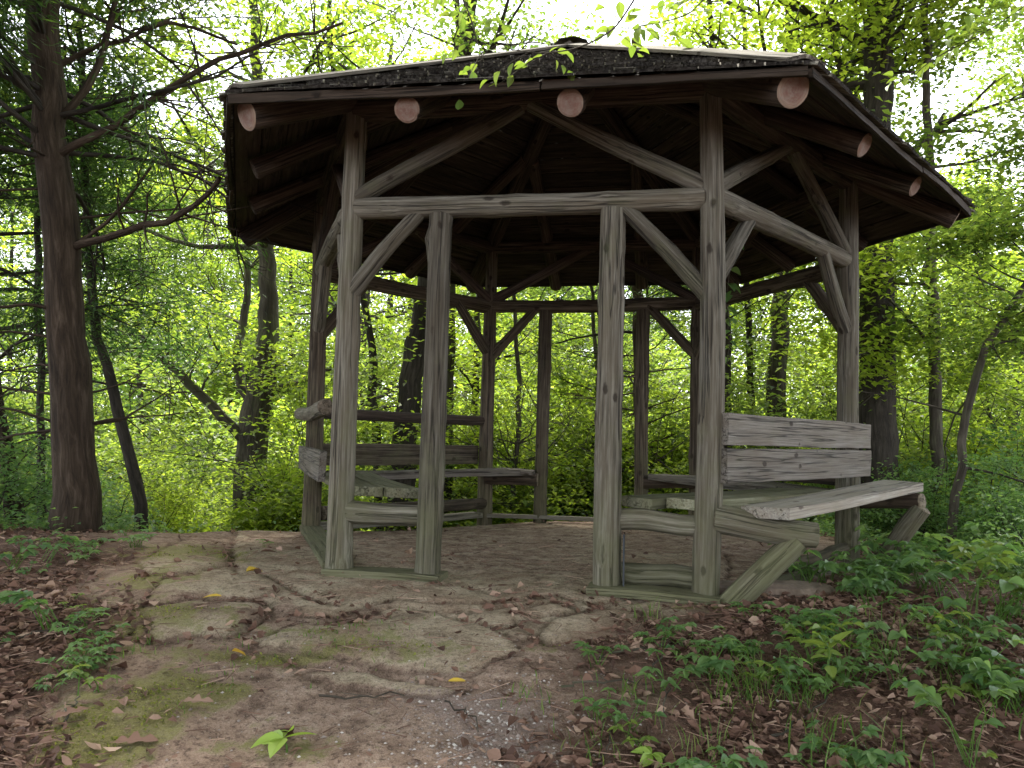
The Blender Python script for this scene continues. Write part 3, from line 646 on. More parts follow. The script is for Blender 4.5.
def tree(name, label, cat, trunk, Y, bark_, leaf, zc=(2., 8.), nl=12, Lr=(1.5, 3), per=26, lsize=.075, spread=.2, limbs=(), group=None, seed=1, up_to=None, kids=(4, 3), tintc=.5, lift=.05, bare=0, dY=0, asp=.62, toptrunk=None, tspread=.25):
    """trunk: surveyed (px,py,width_px) at depth Y, carried on upwards out of the frame"""
    rnd = np.random.RandomState(seed)
    pts = [pix(u, v, Y + dY * k) for k, (u, v, w) in enumerate(trunk)]; rad = [w / F * Y / 2 for (_, _, w) in trunk]
    g = float(gz(pts[0][0], pts[0][1])); 
    base = pts[0].copy(); base[2] = g - .15
    dwn = pts[0][2] - g
    if dwn > .1: pts[0] = pts[0]
    pts = [base] + pts[1:] if dwn < .5 else [base] + pts; rad = [rad[0] * 1.1] + rad[1:] if dwn < .5 else [rad[0] * 1.1] + rad
    H = toptrunk if toptrunk else zc[1] + 1.0; dirn = pts[-1] - pts[-2]; dirn /= np.linalg.norm(dirn)
    dirn = dirn * .5 + Z * .5
    while pts[-1][2] < H and len(pts) < 40:
        pts.append(pts[-1] + dirn / np.linalg.norm(dirn) * .8 + rnd.normal(0, .05, 3)); rad.append(rad[-1] * .9)
    # smooth resample
    pts = np.array(pts); rad = np.array(rad); Ls = np.concatenate([[0], np.cumsum(np.linalg.norm(np.diff(pts, axis=0), axis=1))])
    n = max(8, int(Ls[-1] / .22)); s = np.linspace(0, Ls[-1], n)
    T = np.stack([np.interp(s, Ls, pts[:, k]) for k in range(3)], -1); rr = np.interp(s, Ls, rad)
    for _ in range(3): T[1:-1] = (T[:-2] + 2 * T[1:-1] + T[2:]) / 4
    T[1:] += rnd.normal(0, .012, T[1:].shape); rr = rr * (1 + rnd.normal(0, .03, n)); rr[0] *= 1.12; rr[1] *= 1.04
    w = MB(); tube(w, T, rr, 12)
    tips = []
    for lm in limbs:       # surveyed limbs: (list of (px,py,w,Y)), number of twigs
        lp = np.array([pix(u, v, yy) for (u, v, ww, yy) in lm['p']]); lr = np.array([ww / F * yy / 2 * .68 for (_, _, ww, yy) in lm['p']])
        q0 = T[np.argmin(np.linalg.norm(T - lp[0], axis=1))]; lp[0] = q0
        L_ = np.concatenate([[0], np.cumsum(np.linalg.norm(np.diff(lp, axis=0), axis=1))]); m = max(6, int(L_[-1] / .18)); ss = np.linspace(0, L_[-1], m)
        lq = np.stack([np.interp(ss, L_, lp[:, k]) for k in range(3)], -1)
        for _ in range(2): lq[1:-1] = (lq[:-2] + 2 * lq[1:-1] + lq[2:]) / 4
        lq[1:] += rnd.normal(0, .012, lq[1:].shape)
        tube(w, lq, np.interp(ss, L_, lr), 8)
        for k in range(lm.get('tw', 8)):
            i = rnd.randint(int(m * .25), m - 1); dd = lq[i + 1] - lq[i]; dd /= np.linalg.norm(dd); sd = rnd.normal(0, 1, 3); sd -= dd * (sd @ dd); sd /= np.linalg.norm(sd)
            grow(w, tips if not lm.get('bare') else [], lq[i], dd * .6 + sd, lm.get('tl', .9) * rnd.uniform(.5, 1.2), max(.006, np.interp(ss[i], L_, lr) * .4), 1, rnd, kids, .02, .25)
    for k in range(nl):
        z = rnd.uniform(*zc); i = int(np.clip(np.searchsorted(T[:, 2], z), 1, n - 1)); a = k * 2.4 + rnd.rand()
        f = 1 - .45 * (z - zc[0]) / max(.1, zc[1] - zc[0])
        grow(w, tips, T[i], np.array([math.cos(a), math.sin(a), rnd.uniform(.1, .6)]), rnd.uniform(*Lr) * f, rr[i] * .42, 0, rnd, kids, lift)
    for k in range(bare):
        z = rnd.uniform(.2, zc[0] + 1) + g; i = int(np.clip(np.searchsorted(T[:, 2], z), 1, n - 1)); a = rnd.rand() * 6.28
        grow(w, [], T[i], np.array([math.cos(a), math.sin(a), rnd.uniform(-.1, .5)]), rnd.uniform(.6, 1.6), .012, 1, rnd, (3, 3), -.01, .3)
    t = thing(name, label, cat, (float(T[0][0]), float(T[0][1]), g), group)
    w.build('trunk', bark_, t, smooth=True)
    if tips and per:
        C = spray(tips, per, spread, rnd); c = MB(); leaves(c, C, lsize, rnd=rnd, tint=np.clip(tintc + rnd.normal(0, tspread, len(C)), 0, 1), asp=asp); c.build('crown', leaf, t)
    return t

# -- cedar on the left with feathery sprays
def cedar_foliage(mb, tips, rnd, per=26, ln=.06, spread=.12, dens=1):
    C = spray(tips, per, spread, rnd, .6); n = len(C)
    d_ = C - np.repeat(np.array(tips), per, 0); d_ /= np.linalg.norm(d_, axis=1)[:, None] + 1e-9; d_[:, 2] -= .3
    leaves(mb, C, ln, flat=.2, fold=.1, asp=.16, rnd=rnd, dirs=d_, tint=np.clip(.45 + rnd.normal(0, .25, n), 0, 1))
def cedar(name, label, trunk, Y, limbs, zc, nl, Lr, per, seed, twr=(4, 4), ln=.06, spread=.12, side_=None, bare=0):
    rnd = np.random.RandomState(seed); t = tree(name, label, 'tree', trunk, Y, M_CEDAR, M_NEEDLE, zc=zc, nl=0, per=0, limbs=limbs, seed=seed, kids=(3,), toptrunk=zc[1] + 1.5, bare=bare)
    tr = [c for c in t.children if c.name.startswith('trunk')][0]
    T = np.array([pix(u, v, Y) for (u, v, w) in trunk]); w = MB(); tips = []
    zs = T[:, 2]; 
    for k in range(nl):
        z = rnd.uniform(*zc); q = np.array([np.interp(z, zs, T[:, 0]), np.interp(z, zs, T[:, 1]), z]) if z < zs[-1] else T[-1] + Z * (z - zs[-1])
        a = rnd.rand() * 6.28 if side_ is None else rnd.uniform(*side_)
        grow(w, tips, q, np.array([math.cos(a), math.sin(a), rnd.uniform(-.1, .35)]), rnd.uniform(*Lr), .022, 0, rnd, twr, -.01, .22)
    c = MB(); cedar_foliage(c, tips, rnd, per, ln, spread); w.build('branches', M_BARKD, t, smooth=True); c.build('crown', M_NEEDLE, t)
    return t
cedar('cedar_tree', 'large reddish-barked cedar trunk rising at the left edge of the clearing', [(79, 548, 44), (74, 440, 39), (67, 330, 36), (60, 230, 34), (50, 120, 31), (44, 40, 30), (42, -60, 28), (40, -200, 25)], 6.2,
  [dict(p=[(62, 240, 14, 6.2), (110, 235, 11, 6.1), (170, 222, 10, 5.8), (205, 202, 8, 5.5), (222, 175, 6, 5.3)], tw=9, tl=.6, bare=1),
   dict(p=[(58, 172, 14, 6.2), (90, 140, 12, 6.1), (150, 105, 10, 6.0), (210, 60, 8, 5.8), (290, 38, 6, 5.6), (340, 25, 4, 5.5)], tw=18, tl=.7),
   dict(p=[(58, 130, 13, 6.2), (85, 95, 12, 6.2), (105, 45, 10, 6.3), (115, 5, 8, 6.3), (120, -40, 6, 6.3)], tw=10, tl=.6),
   dict(p=[(50, 60, 10, 6.2), (110, 40, 7, 6.4), (170, 20, 6, 6.5), (240, 45, 4, 6.5)], tw=14, tl=.6),
   dict(p=[(115, 232, 7, 6.1), (140, 200, 5, 6.2), (150, 165, 4, 6.2)], tw=5, tl=.5, bare=1),
   dict(p=[(60, 300, 6, 6.2), (20, 305, 5, 6.0), (-30, 310, 4, 5.8)], tw=5, tl=.5, bare=1)],
  (2.6, 5.8), 40, (1.0, 2.3), 30, 11, (5, 3), .08, .15, None, bare=14)
cedar('cedar_tree', 'slim cedar with dead twigs seen through the gazebo beside the right back doorway post', [(643, 530, 13), (641, 440, 12), (639, 340, 11), (635, 240, 9), (632, 100, 7)], 10.6,
  [], (2.0, 4.6), 18, (.9, 1.7), 15, 12, (4, 3), .08, .13, bare=26)
cedar('cedar_tree', 'dark-needled cedar half out of the photo at the far left edge', [(18, 540, 18), (8, 460, 15), (-6, 400, 14), (-20, 300, 12), (-30, 100, 10)], 7.4, [], (1.0, 5.0), 40, (.9, 2.0), 24, 13, (4, 3), .075, .13, None, bare=10)

tree('slender_tree', 'slim dark trunk leaning left just right of the large cedar', 'tree', [(145, 528, 12), (137, 470, 12), (120, 410, 11), (103, 365, 10), (92, 310, 9), (88, 250, 8), (84, 120, 7), (80, 0, 6)], 7.6, M_BARKD, M_LEAF, (2.6, 6), 9, (1.2, 2), 16, .075, seed=21, bare=3)
tree('oak_tree', 'stout forked oak with a long leaning limb on the slope left of the gazebo', 'tree', [(250, 535, 35), (250, 470, 31), (257, 410, 29), (264, 370, 24), (269, 320, 20), (268, 270, 17), (262, 180, 14), (256, 80, 11)], 11.0, M_BARK, M_LEAFY, (2.3, 8), 16, (1.8, 3.2), 13, .085, .26,
  limbs=[dict(p=[(247, 442, 19, 11), (225, 420, 15, 10.8), (185, 380, 13, 10.6), (140, 335, 11, 10.4), (105, 310, 9, 10.2), (75, 290, 6, 10.0)], tw=7, tl=1.0),
         dict(p=[(262, 402, 20, 11), (280, 386, 16, 10.9), (300, 383, 13, 10.7), (330, 370, 7, 10.5)], tw=5, tl=.9),
         dict(p=[(255, 410, 18, 11), (242, 385, 16, 11.1), (236, 350, 14, 11.3), (247, 310, 12, 11.5), (246, 260, 9, 11.7)], tw=5, tl=.9)], seed=22, tintc=.6)
tree('slender_tree', 'thin crooked trunk seen just right of the front left post', 'tree', [(381, 530, 9), (376, 460, 9), (373, 390, 9), (374, 340, 8), (366, 315, 7), (358, 280, 7), (350, 200, 6), (330, 60, 5)], 10.4, M_BARKD, M_LEAF, (2.6, 6), 8, (1.2, 2.2), 10, .08, seed=23, bare=4)
tree('leaning_tree', 'thick dark trunk leaning right behind the left doorway post', 'tree', [(398, 530, 27), (402, 470, 26), (409, 400, 24), (416, 350, 23), (425, 300, 21), (440, 200, 18), (462, 60, 15)], 10.0, M_BARKD, M_LEAF, (3.6, 7), 9, (1.5, 2.8), 9, .08, seed=24, tintc=.4)
tree('slender_tree', 'straight mid-thick trunk seen just right of the left doorway post', 'tree', [(446, 535, 12), (448, 450, 11), (449, 380, 10), (450, 300, 10), (455, 150, 8)], 10.8, M_BARK, M_LEAF, (3, 6.5), 8, (1.4, 2.4), 9, .08, seed=25)
tree('slender_tree', 'thin forked trunk between the straight trunk and the back left post', 'tree', [(460, 535, 9), (466, 480, 8), (474, 430, 8), (477, 370, 7), (479, 300, 6), (482, 180, 5)], 11.6, M_BARKD, M_LEAFY, (1.2, 5), 8, (1.1, 2), 10, .08, seed=26, bare=4)
tree('sapling', 'wispy sapling just right of the back left post', 'sapling', [(512, 532, 6), (514, 470, 5), (522, 400, 5), (516, 340, 4), (510, 250, 4)], 10.2, M_BARK, M_LEAFY, (.3, 3.5), 8, (.8, 1.5), 8, .07, seed=27, bare=6)
tree('sapling', 'thin sapling standing behind the right doorway post', 'sapling', [(590, 532, 6), (586, 470, 5), (600, 400, 5), (594, 340, 4), (590, 250, 3)], 11.5, M_BARK, M_LEAF, (.3, 3.5), 8, (.8, 1.5), 8, .07, seed=28, bare=8)
tree('slender_tree', 'thin trunk rising above the backrest just right of the front right post', 'tree', [(728, 540, 10), (727, 450, 9), (726, 380, 9), (727, 290, 8), (722, 150, 7)], 10.5, M_BARKD, M_LEAFY, (2.2, 6), 8, (1, 2), 9, .08, seed=29, bare=3)
tree('slender_tree', 'thinnest trunk rising above the backrest beside the thicker leaning one', 'tree', [(751, 540, 8), (752, 440, 7), (750, 370, 7), (747, 290, 6), (750, 150, 6)], 11.5, M_BARKD, M_LEAF, (2.4, 6), 7, (1, 1.8), 14, .08, seed=30)
tree('tall_tree', 'tall trunk above the middle of the backrest that shows again over the roof', 'tree', [(771, 540, 21), (775, 450, 20), (777, 380, 19), (782, 290, 17), (786, 180, 16), (789, 100, 15), (791, 30, 14), (793, -60, 13)], 11.2, M_BARK, M_LEAFY, (3.8, 9), 14, (1.5, 3), 12, .095, .34, seed=31,
  limbs=[dict(p=[(790, 50, 8, 11.2), (805, 30, 7, 11.1), (835, 5, 5, 10.8), (870, -15, 4, 10.4)], tw=8, tl=1.)], tintc=.6)
tree('big_tree', 'thickest right-hand trunk standing close behind the right corner post', 'tree', [(880, 545, 40), (879, 470, 37), (878, 380, 35), (877, 280, 33), (876, 180, 31), (877, 90, 29), (880, 0, 28), (882, -80, 26)], 9.6, M_BARKD, M_LEAFY, (4.0, 8), 13, (1.5, 2.8), 13, .09, .34, seed=32,
  limbs=[dict(p=[(876, 190, 12, 9.6), (858, 130, 11, 9.8), (840, 70, 10, 10), (824, 10, 9, 10.2), (812, -40, 8, 10.4)], tw=8, tl=1.),
         dict(p=[(878, 60, 9, 9.6), (893, 30, 8, 9.4), (905, -10, 7, 9.2)], tw=8, tl=.9),
         dict(p=[(877, 250, 5, 9.6), (868, 268, 4, 9.0), (858, 280, 3, 8.6), (850, 300, 3, 8.3)], tw=9, tl=.45),
         dict(p=[(879, 350, 4, 9.5), (862, 358, 3, 8.8), (850, 350, 3, 8.4)], tw=6, tl=.4)], tintc=.6)
tree('forked_tree', 'straight slim trunk with a side branch right of the thickest trunk', 'tree', [(938, 545, 14), (937, 470, 13), (936, 400, 12), (934, 330, 11), (932, 240, 10), (928, 120, 8), (925, 0, 7)], 9.4, M_BARK, M_LEAF, (2.0, 7), 9, (1.2, 2.4), 20, .09, .26, seed=33,
  limbs=[dict(p=[(934, 350, 6, 9.4), (922, 336, 5, 9.3), (907, 322, 5, 9.2), (890, 300, 4, 9.0)], tw=5, tl=.8)])
tree('leaning_sapling', 'slim sapling bending to the right at the right edge of the photo', 'sapling', [(948, 550, 9), (954, 500, 9), (963, 440, 8), (972, 390, 8), (985, 345, 7), (1005, 308, 6), (1040, 270, 5)], 7.4, M_BARK, M_LEAF, (1.5, 2.6), 7, (.8, 1.6), 16, .075, seed=34, bare=4)
tree('slender_tree', 'thin dark trunk in front of the far left trees left of the large cedar', 'tree', [(42, 540, 8), (41, 440, 7), (40, 330, 7), (38, 200, 6)], 8.2, M_BARKD, M_LEAFG, (1.2, 6), 12, (.9, 1.8), 22, .07, seed=35, bare=6)

CULL = False
# -- wood beyond: trees and shrubs on the falling slope, each its own thing
def proto_tree(seed, H, zc, nl, Lr, per, lsize, leaf, bark_, kids=(4, 3), r=.14, tintc=.5):
    rnd = np.random.RandomState(seed); w = MB(); T = curve_pts((0, 0, -.3), (rnd.normal(0, .06), rnd.normal(0, .06), 1), H, 14, rnd, .05, .03)
    rr = np.linspace(r, r * .25, 15); tube(w, T, rr, 9); tips = []
    for k in range(nl):
        z = zc[0] + (zc[1] - zc[0]) * rnd.rand(); i = int(np.clip(np.searchsorted(T[:, 2], z), 1, 14)); a = k * 2.4 + rnd.rand()
        f = 1 - .5 * (z - zc[0]) / (zc[1] - zc[0])
        grow(w, tips, T[i], np.array([math.cos(a), math.sin(a), rnd.uniform(.0, .5)]), rnd.uniform(*Lr) * f, rr[i] * .4, 0, rnd, kids, .04)
    c = MB(); C = spray(tips, per, .28, rnd); leaves(c, C, lsize, rnd=rnd, tint=np.clip(tintc + rnd.normal(0, .25, len(C)), 0, 1))
    return w, c, bark_, leaf
def place_copies(name, protos, spots, cat):
    srcs = {}
    for (k, x, y, s, rz, label, group) in spots:
        z = float(gz(x, y))
        t = bpy.data.objects.new(name, None); COL.objects.link(t); t.location = (x, y, z); t.rotation_euler = (0, 0, rz); t.scale = (s, s, s); tag(t, label, cat, group)
        if k not in srcs:
            w, c, b_, l_ = protos[k]; a = w.build('trunk' if cat == 'tree' else 'stems', b_, smooth=True); b = c.build('crown' if cat == 'tree' else 'foliage', l_); srcs[k] = (a, b)
            a.parent = t; b.parent = t
        else:
            for q in srcs[k]: d = q.copy(); COL.objects.link(d); d.parent = t
PT = [proto_tree(101, 13, (2.0, 12), 28, (2.2, 3.8), 14, .125, M_LEAF, M_BARK), proto_tree(102, 15, (4.5, 14), 28, (2.4, 4), 14, .125, M_LEAFY, M_BARKD, r=.17, tintc=.45),
      proto_tree(103, 11, (1.2, 10), 28, (2., 3.2), 14, .12, M_LEAFY, M_BARK, r=.10, tintc=.6), proto_tree(104, 12, (1.5, 11), 26, (1.8, 3.2), 15, .11, M_LEAF, M_BARKD, r=.12, tintc=.35)]
rt = np.random.RandomState(5); sp_ = []
def area(x, y):
    u = x / y * F + 512
    return ('left of the gazebo' if u < 300 else 'seen through the gazebo' if u < 730 else 'right of the gazebo')
for (u, Y, k, s) in [(-60, 13, 3, 1), (345, 23, 1, 1.2), (600, 30, 0, 1.3), 
   (905, 15, 2, .85), (960, 20, 3, .9), (1010, 14, 0, .75), (1080, 17, 2, 1), (120, 34, 1, 1.4), (270, 38, 0, 1.5), (480, 36, 1, 1.4), (660, 40, 0, 1.5), (780, 34, 1, 1.4), (930, 36, 0, 1.1), (30, 28, 3, 1.3), (130, 40, 3, 1.8), (240, 34, 0, 1.6), (330, 40, 3, 1.8), (440, 42, 0, 1.8), (530, 38, 3, 1.7), (620, 44, 0, 1.8), (700, 38, 3, 1.6), (80, 30, 0, 1.5), (760, 30, 0, 1.4), (960, 30, 3, 1.3), (1020, 36, 0, 1.5), (215, 30, 1, 1.3), (310, 26, 3, 1.2), (430, 26, 0, 1.2), (545, 34, 1, 1.3), (160, 24, 3, 1.2), (350, 34, 1, 1.4), (620, 24, 3, 1.1), (835, 30, 1, 1.1),
   (-150, 20, 1, 1.2), (1150, 24, 1, 1.2), (560, 44, 1, 1.6), (380, 46, 0, 1.6), (200, 46, 1, 1.5), (860, 44, 2, 1.4), (1000, 46, 1, 1.2)]:
    x = (u - 512) / F * Y; a = area(x, Y)
    sp_.append((k, x, Y, s, rt.rand() * 6.28, 'leafy woodland tree on the slope %s, one of many alike' % a, 'woodland trees on the slope ' + a))
place_copies('woodland_tree', PT, sp_, 'tree')
PT += [proto_tree(105, 17, (6.6, 16), 32, (3.6, 5.4), 22, .18, M_LEAF, M_BARK, kids=(5, 3), r=.2, tintc=.45)]
cn = []  # unseen trees beyond the frame, added to darken the foreground
for (x, y, s_) in [(-5.6, 4.2, 1), (6.6, 4.6, 1), (-2.6, -2.2, .95), (3.0, -2.8, 1), (0.3, -8.5, 1), (-8.5, -1.5, 1), (8.8, -1.0, 1), (-5, -9, 1.05), (6, -9.5, 1), (-9.5, 6.5, 1), (10.5, 7.0, 1), (1.5, -14, 1.2), (-9, -14, 1.2), (10, -14, 1.2), (-14, -6, 1.2), (14, -6, 1.2)]:
    cn.append((4, x, y, s_, rt.rand() * 6.28, 'tall broad-crowned tree around the clearing, unseen and added to shade it', 'unseen tall trees added to shade the clearing'))
place_copies('canopy_tree', PT, cn, 'tree')
def proto_shrub(seed, H, Rr, n, per, lsize, leaf, tintc=.5):
    rnd = np.random.RandomState(seed); w = MB(); tips = []
    for k in range(n):
        a = rnd.rand() * 6.28; grow(w, tips, (rnd.normal(0, .12), rnd.normal(0, .12), -.1), (math.cos(a) * rnd.uniform(.2, .9), math.sin(a) * rnd.uniform(.2, .9), 1), H * rnd.uniform(.5, 1.05), .014, 0, rnd, (5, 3), -.02, .25)
    c = MB(); C = spray(tips, per, .17, rnd, .4); leaves(c, C, lsize, rnd=rnd, tint=np.clip(tintc + rnd.normal(0, .25, len(C)), 0, 1))
    return w, c, M_BARKD, leaf
PS = [proto_shrub(201, 2.6, 1.4, 9, 15, .11, M_LEAFY, .55), proto_shrub(202, 2.2, 1.3, 8, 18, .07, M_LEAFY, .7), proto_shrub(203, 3.0, 1.4, 9, 15, .085, M_LEAF, .6), proto_shrub(204, 1.5, 1, 7, 14, .07, M_LEAFG, .5)]
spots = []
for row, (Y0, n, smin, smax) in enumerate([(10.2, 15, .6, .95), (12, 14, .9, 1.25), (14.5, 14, 1.1, 1.6), (18, 14, 1.3, 2.0), (23, 14, 1.6, 2.4), (30, 14, 2, 3)]):
    for i in range(n):
        u = -60 + 1140 * (i + rt.uniform(.1, .9)) / n; Y = Y0 * rt.uniform(.93, 1.08)
        x = (u - 512) / F * Y
        if row == 0: Y = max(Y, float(np.interp(x, [-12, -5, -3, -1, .5, 2.5, 5, 10], [8.7, 8.6, 8.8, 9.8, 10.8, 10.9, 10.4, 10.2]))); x = (u - 512) / F * Y
        if row < 2 and 222 < u < 285: continue
        a = area(x, Y); d_ = ('close behind the crest' if row < 2 else 'farther down the slope')
        spots.append((rt.choice([0, 1, 2]) if u < 700 or row else rt.choice([0, 3, 2]), x, Y, rt.uniform(smin, smax), rt.rand() * 6.28, 'yellow-green leafy shrub %s, %s' % (a, d_), 'shrubs %s, %s' % (a, d_)))
for (u, Y, s) in [(-10, 6.9, .7), (110, 8.6, .5), (25, 9.0, 1.), (905, 8.6, .55), (985, 7.9, .7), (1010, 9.2, 1), (1040, 6.8, .65), (930, 9.8, .8), (830, 10, .6)]:
    x = (u - 512) / F * Y; spots.append((3, x, Y, s, rt.rand() * 6.28, 'dark green low bush on the %s side of the clearing' % ('left' if u < 512 else 'right'), 'low bushes on the %s side' % ('left' if u < 512 else 'right')))
place_copies('shrub', PS, spots, 'shrub')
# far wood that reads as one mass
c = MB(); rf = np.random.RandomState(9); cs = []
for k in range(560):
    Y = rf.uniform(52, 95); x = rf.uniform(-1, 1) * Y * .85; z = float(terrain(x, Y)); h = rf.uniform(8, 17); m_ = 130
    cs.append(np.array([x, Y, z + h * .45]) + rf.normal(0, 1, (m_, 3)) * np.array([2.2, 2.2, h * .28]))
cs = np.concatenate(cs); leaves(c, cs, .55, rnd=rf, flat=.4, tint=np.clip(.45 + rf.normal(0, .25, len(cs)), 0, 1)); 
tag(c.build('far_woodland', M_LEAFY), 'distant green woodland on the far side of the valley', 'woodland', kind='stuff')

# -- twigs with leaves hanging in from above the camera, in front of the roof
def twig(name, label, pts, n, size, seed, leaf=M_LEAFB, r=.006, sides_=2):
    rnd = np.random.RandomState(seed); w = MB(); P_ = np.array([pix(*p) for p in pts]); L_ = np.linspace(0, len(P_) - 1, 24)
    q = np.stack([np.interp(L_, np.arange(len(P_)), P_[:, k]) for k in range(3)], -1); 
    for _ in range(2): q[1:-1] = (q[:-2] + 2 * q[1:-1] + q[2:]) / 4
    tube(w, q, np.linspace(r, r * .3, 24), 6); t = thing(name, label, 'branch', tuple(float(c_) for c_ in q[0])); tips = []
    for k in range(n):
        i = rnd.randint(5, 23); sd = rnd.normal(0, 1, 3); sd[2] = sd[2] * .4 - .1; sd /= np.linalg.norm(sd); L = rnd.uniform(.08, .3); e = q[i] + sd * L; tube(w, [q[i], lerp(q[i], e, .5) + Z * .01, e], [r * .4, r * .3, r * .2], 4)
        for m in range(3): tips.append((lerp(q[i], e, .4 + .3 * m), sd))
    c = MB(); C = np.array([p for p, _ in tips]); D_ = np.array([s for _, s in tips]) + rnd.normal(0, .5, (len(tips), 3)); D_[:, 2] -= .35
    D_ /= np.linalg.norm(D_, axis=1)[:, None]
    for p_, d_ in zip(C, D_): bigleaf(c, p_, d_, size * rnd.uniform(.7, 1.15), rnd)
    w.build('stem', M_BARK, t, smooth=True); c.build('leaves', leaf, t)
def bigleaf(mb, p, d, s, rnd, asp=.6, curl=.25, tint=None, up_=None, lobes=0):
    """a leaf blade of 2x6 facets with a pointed outline, midrib fold and drooping tip"""
    d = d / np.linalg.norm(d); U = np.array([rnd.normal(0, .25), rnd.normal(0, .25), 1.]) if up_ is None else np.asarray(up_, float)
    sd = np.cross(U, d); sd /= np.linalg.norm(sd) + 1e-9; nm = np.cross(d, sd)
    ts = np.array([0, .12, .32, .52, .72, .88, 1.]); ws = np.array([.0, .55, 1., .95, .68, .32, 0]) * asp / 2
    if lobes: ts = np.array([0, .1, .2, .27, .36, .44, .52, .62, .7, .8, .88, 1.]); ws = np.array([.06, .1, .62, .55, .22, .9, 1., .3, .35, .7, .5, .1]) * asp / 2; curl *= .5
    V = []; a0 = rnd.uniform(.1, .35) * (.5 if lobes else 1)
    for t, w in zip(ts, ws):
        c = p + d * t * s - nm * curl * s * t * t
        V += [c + sd * w * s + nm * w * s * a0 * 2, c, c - sd * w * s + nm * w * s * a0 * 2]
    f = []
    for i in range(len(ts) - 1): f += [(3 * i, 3 * i + 1, 3 * i + 4, 3 * i + 3), (3 * i + 1, 3 * i + 2, 3 * i + 5, 3 * i + 4)]
    mb.add(V, f4=f, tint=float(np.clip(rnd.normal(.5, .25), 0, 1)) if tint is None else tint)
twig('overhanging_branch', 'leafy twig hanging from above over the middle of the roof', [(680, -60, 3.6), (640, -10, 3.7), (615, 30, 3.7), (580, 48, 3.75), (545, 54, 3.8), (500, 48, 3.85)], 9, .068, 41)
twig('overhanging_branch', 'leafy twig over the left half of the roof edge', [(420, -90, 4.2), (450, -30, 4.2), (470, 15, 4.1), (478, 45, 4.1), (484, 62, 4.1)], 9, .075, 42)
twig('overhanging_branch', 'bright leafy twig above the roof just right of its peak', [(760, -80, 4.6), (720, -20, 4.6), (690, 15, 4.5), (650, 25, 4.5), (605, 30, 4.5)], 16, .085, 43)
twig('overhanging_branch', 'bright green leafy branch reaching down at the upper right', [(1100, -60, 5.0), (1040, -5, 5.0), (990, 30, 5.0), (930, 60, 5.1), (900, 90, 5.2)], 22, .085, 44)

# ------------------------------------------------------------------ forest floor cover
def litter_pts(n, rnd, x0, x1, y0, y1, pw=1):
    X = rnd.uniform(x0, x1, n * 6); Y = rnd.uniform(y0, y1, n * 6) ; p = gsample(litter, X, Y) * .95 + .035 + gsample(crackw, X, Y) * .15 + gsample(gap, X, Y) * .5 + .10 * (fbm(X * 2, Y * 2, 2, 90) > .56)
    rel_ = np.hypot(X - HC[0], Y - HC[1]); clump = fbm(X * 3.2, Y * 3.2, 3, 55)
    p = p * sstep(.25, .62, clump + .12 * gsample(litter, X, Y)); keep = rnd.rand(len(X)) < p; X, Y = X[keep][:n], Y[keep][:n]; return X, Y
rl = np.random.RandomState(77); mb = MB()
for (n, x0, x1, y0, y1) in ((14000, -3.2, 3.6, 2.5, 4.6), (10000, -6, 7, 4.2, 9.5)):
    X, Y = litter_pts(n, rl, x0, x1, y0, y1); Zs = gz(X, Y)
    for x, y, z in zip(X, Y, Zs):
        a = rl.rand() * 6.28; tl = rl.normal(0, .35); d = np.array([math.cos(a), math.sin(a), tl]); upv = np.array([rl.normal(0, .5), rl.normal(0, .5), 1.])
        s = rl.uniform(.022, .06) * (1.4 if rl.rand() < .12 else 1); tn = float(np.clip(rl.beta(.9, 1.5), 0, 1))
        # cheap curled leaf: 3x? strip
        d /= np.linalg.norm(d); sd = np.cross(upv, d); sd /= np.linalg.norm(sd); nm = np.cross(d, sd); p = np.array([x, y, z + rl.uniform(.004, .022)]) - d * s * .5
        cu = rl.normal(0, .5); cw = rl.normal(.3, .4); asp = rl.uniform(.35, .75); V = []
        for t, w in ((0, .06), (.3, .5 * rl.uniform(.7, 1.2)), (.65, .45 * rl.uniform(.6, 1.2)), (1, .04)):
            c = p + d * s * t + nm * s * cu * (t - .5) ** 2; ww = w * asp * s
            V += [c + sd * ww + nm * ww * cw, c, c - sd * ww + nm * ww * cw]
        f = []
        for i in range(3): f += [(3 * i, 3 * i + 1, 3 * i + 4, 3 * i + 3), (3 * i + 1, 3 * i + 2, 3 * i + 5, 3 * i + 4)]
        mb.add(V, f4=f, tint=tn)
tag(mb.build('leaf_litter', M_LITTER), 'brown dead leaves strewn over the ground on both sides of the path', 'leaf litter', kind='stuff')
# needles and twig crumbs
mb = MB(); X, Y = litter_pts(5000, rl, -3.2, 3.8, 2.5, 6.5)
X = np.concatenate([X, rl.uniform(-2, 2, 900)]); Y = np.concatenate([Y, rl.uniform(2.6, 6.5, 900)])
for x, y, z in zip(X, Y, gz(X, Y)):
    a = rl.rand() * 6.28; L = rl.uniform(.02, .14); d = np.array([math.cos(a), math.sin(a), rl.normal(0, .12)]) * L; s = np.array([-d[1], d[0], 0]) / L * rl.uniform(.0012, .003)
    p = np.array([x, y, z + rl.uniform(.004, .02)]); mb.add([p - s, p + s, p + d + s * .4, p + d - s * .4, p + Z * .003, p + d + Z * .002], f4=[(0, 1, 2, 3), (0, 3, 5, 4), (1, 4, 5, 2)], tint=rl.rand() * .9)
tag(mb.build('twig_debris', M_LITTER), 'fine brown twig crumbs and needles among the dead leaves', 'debris', kind='stuff')
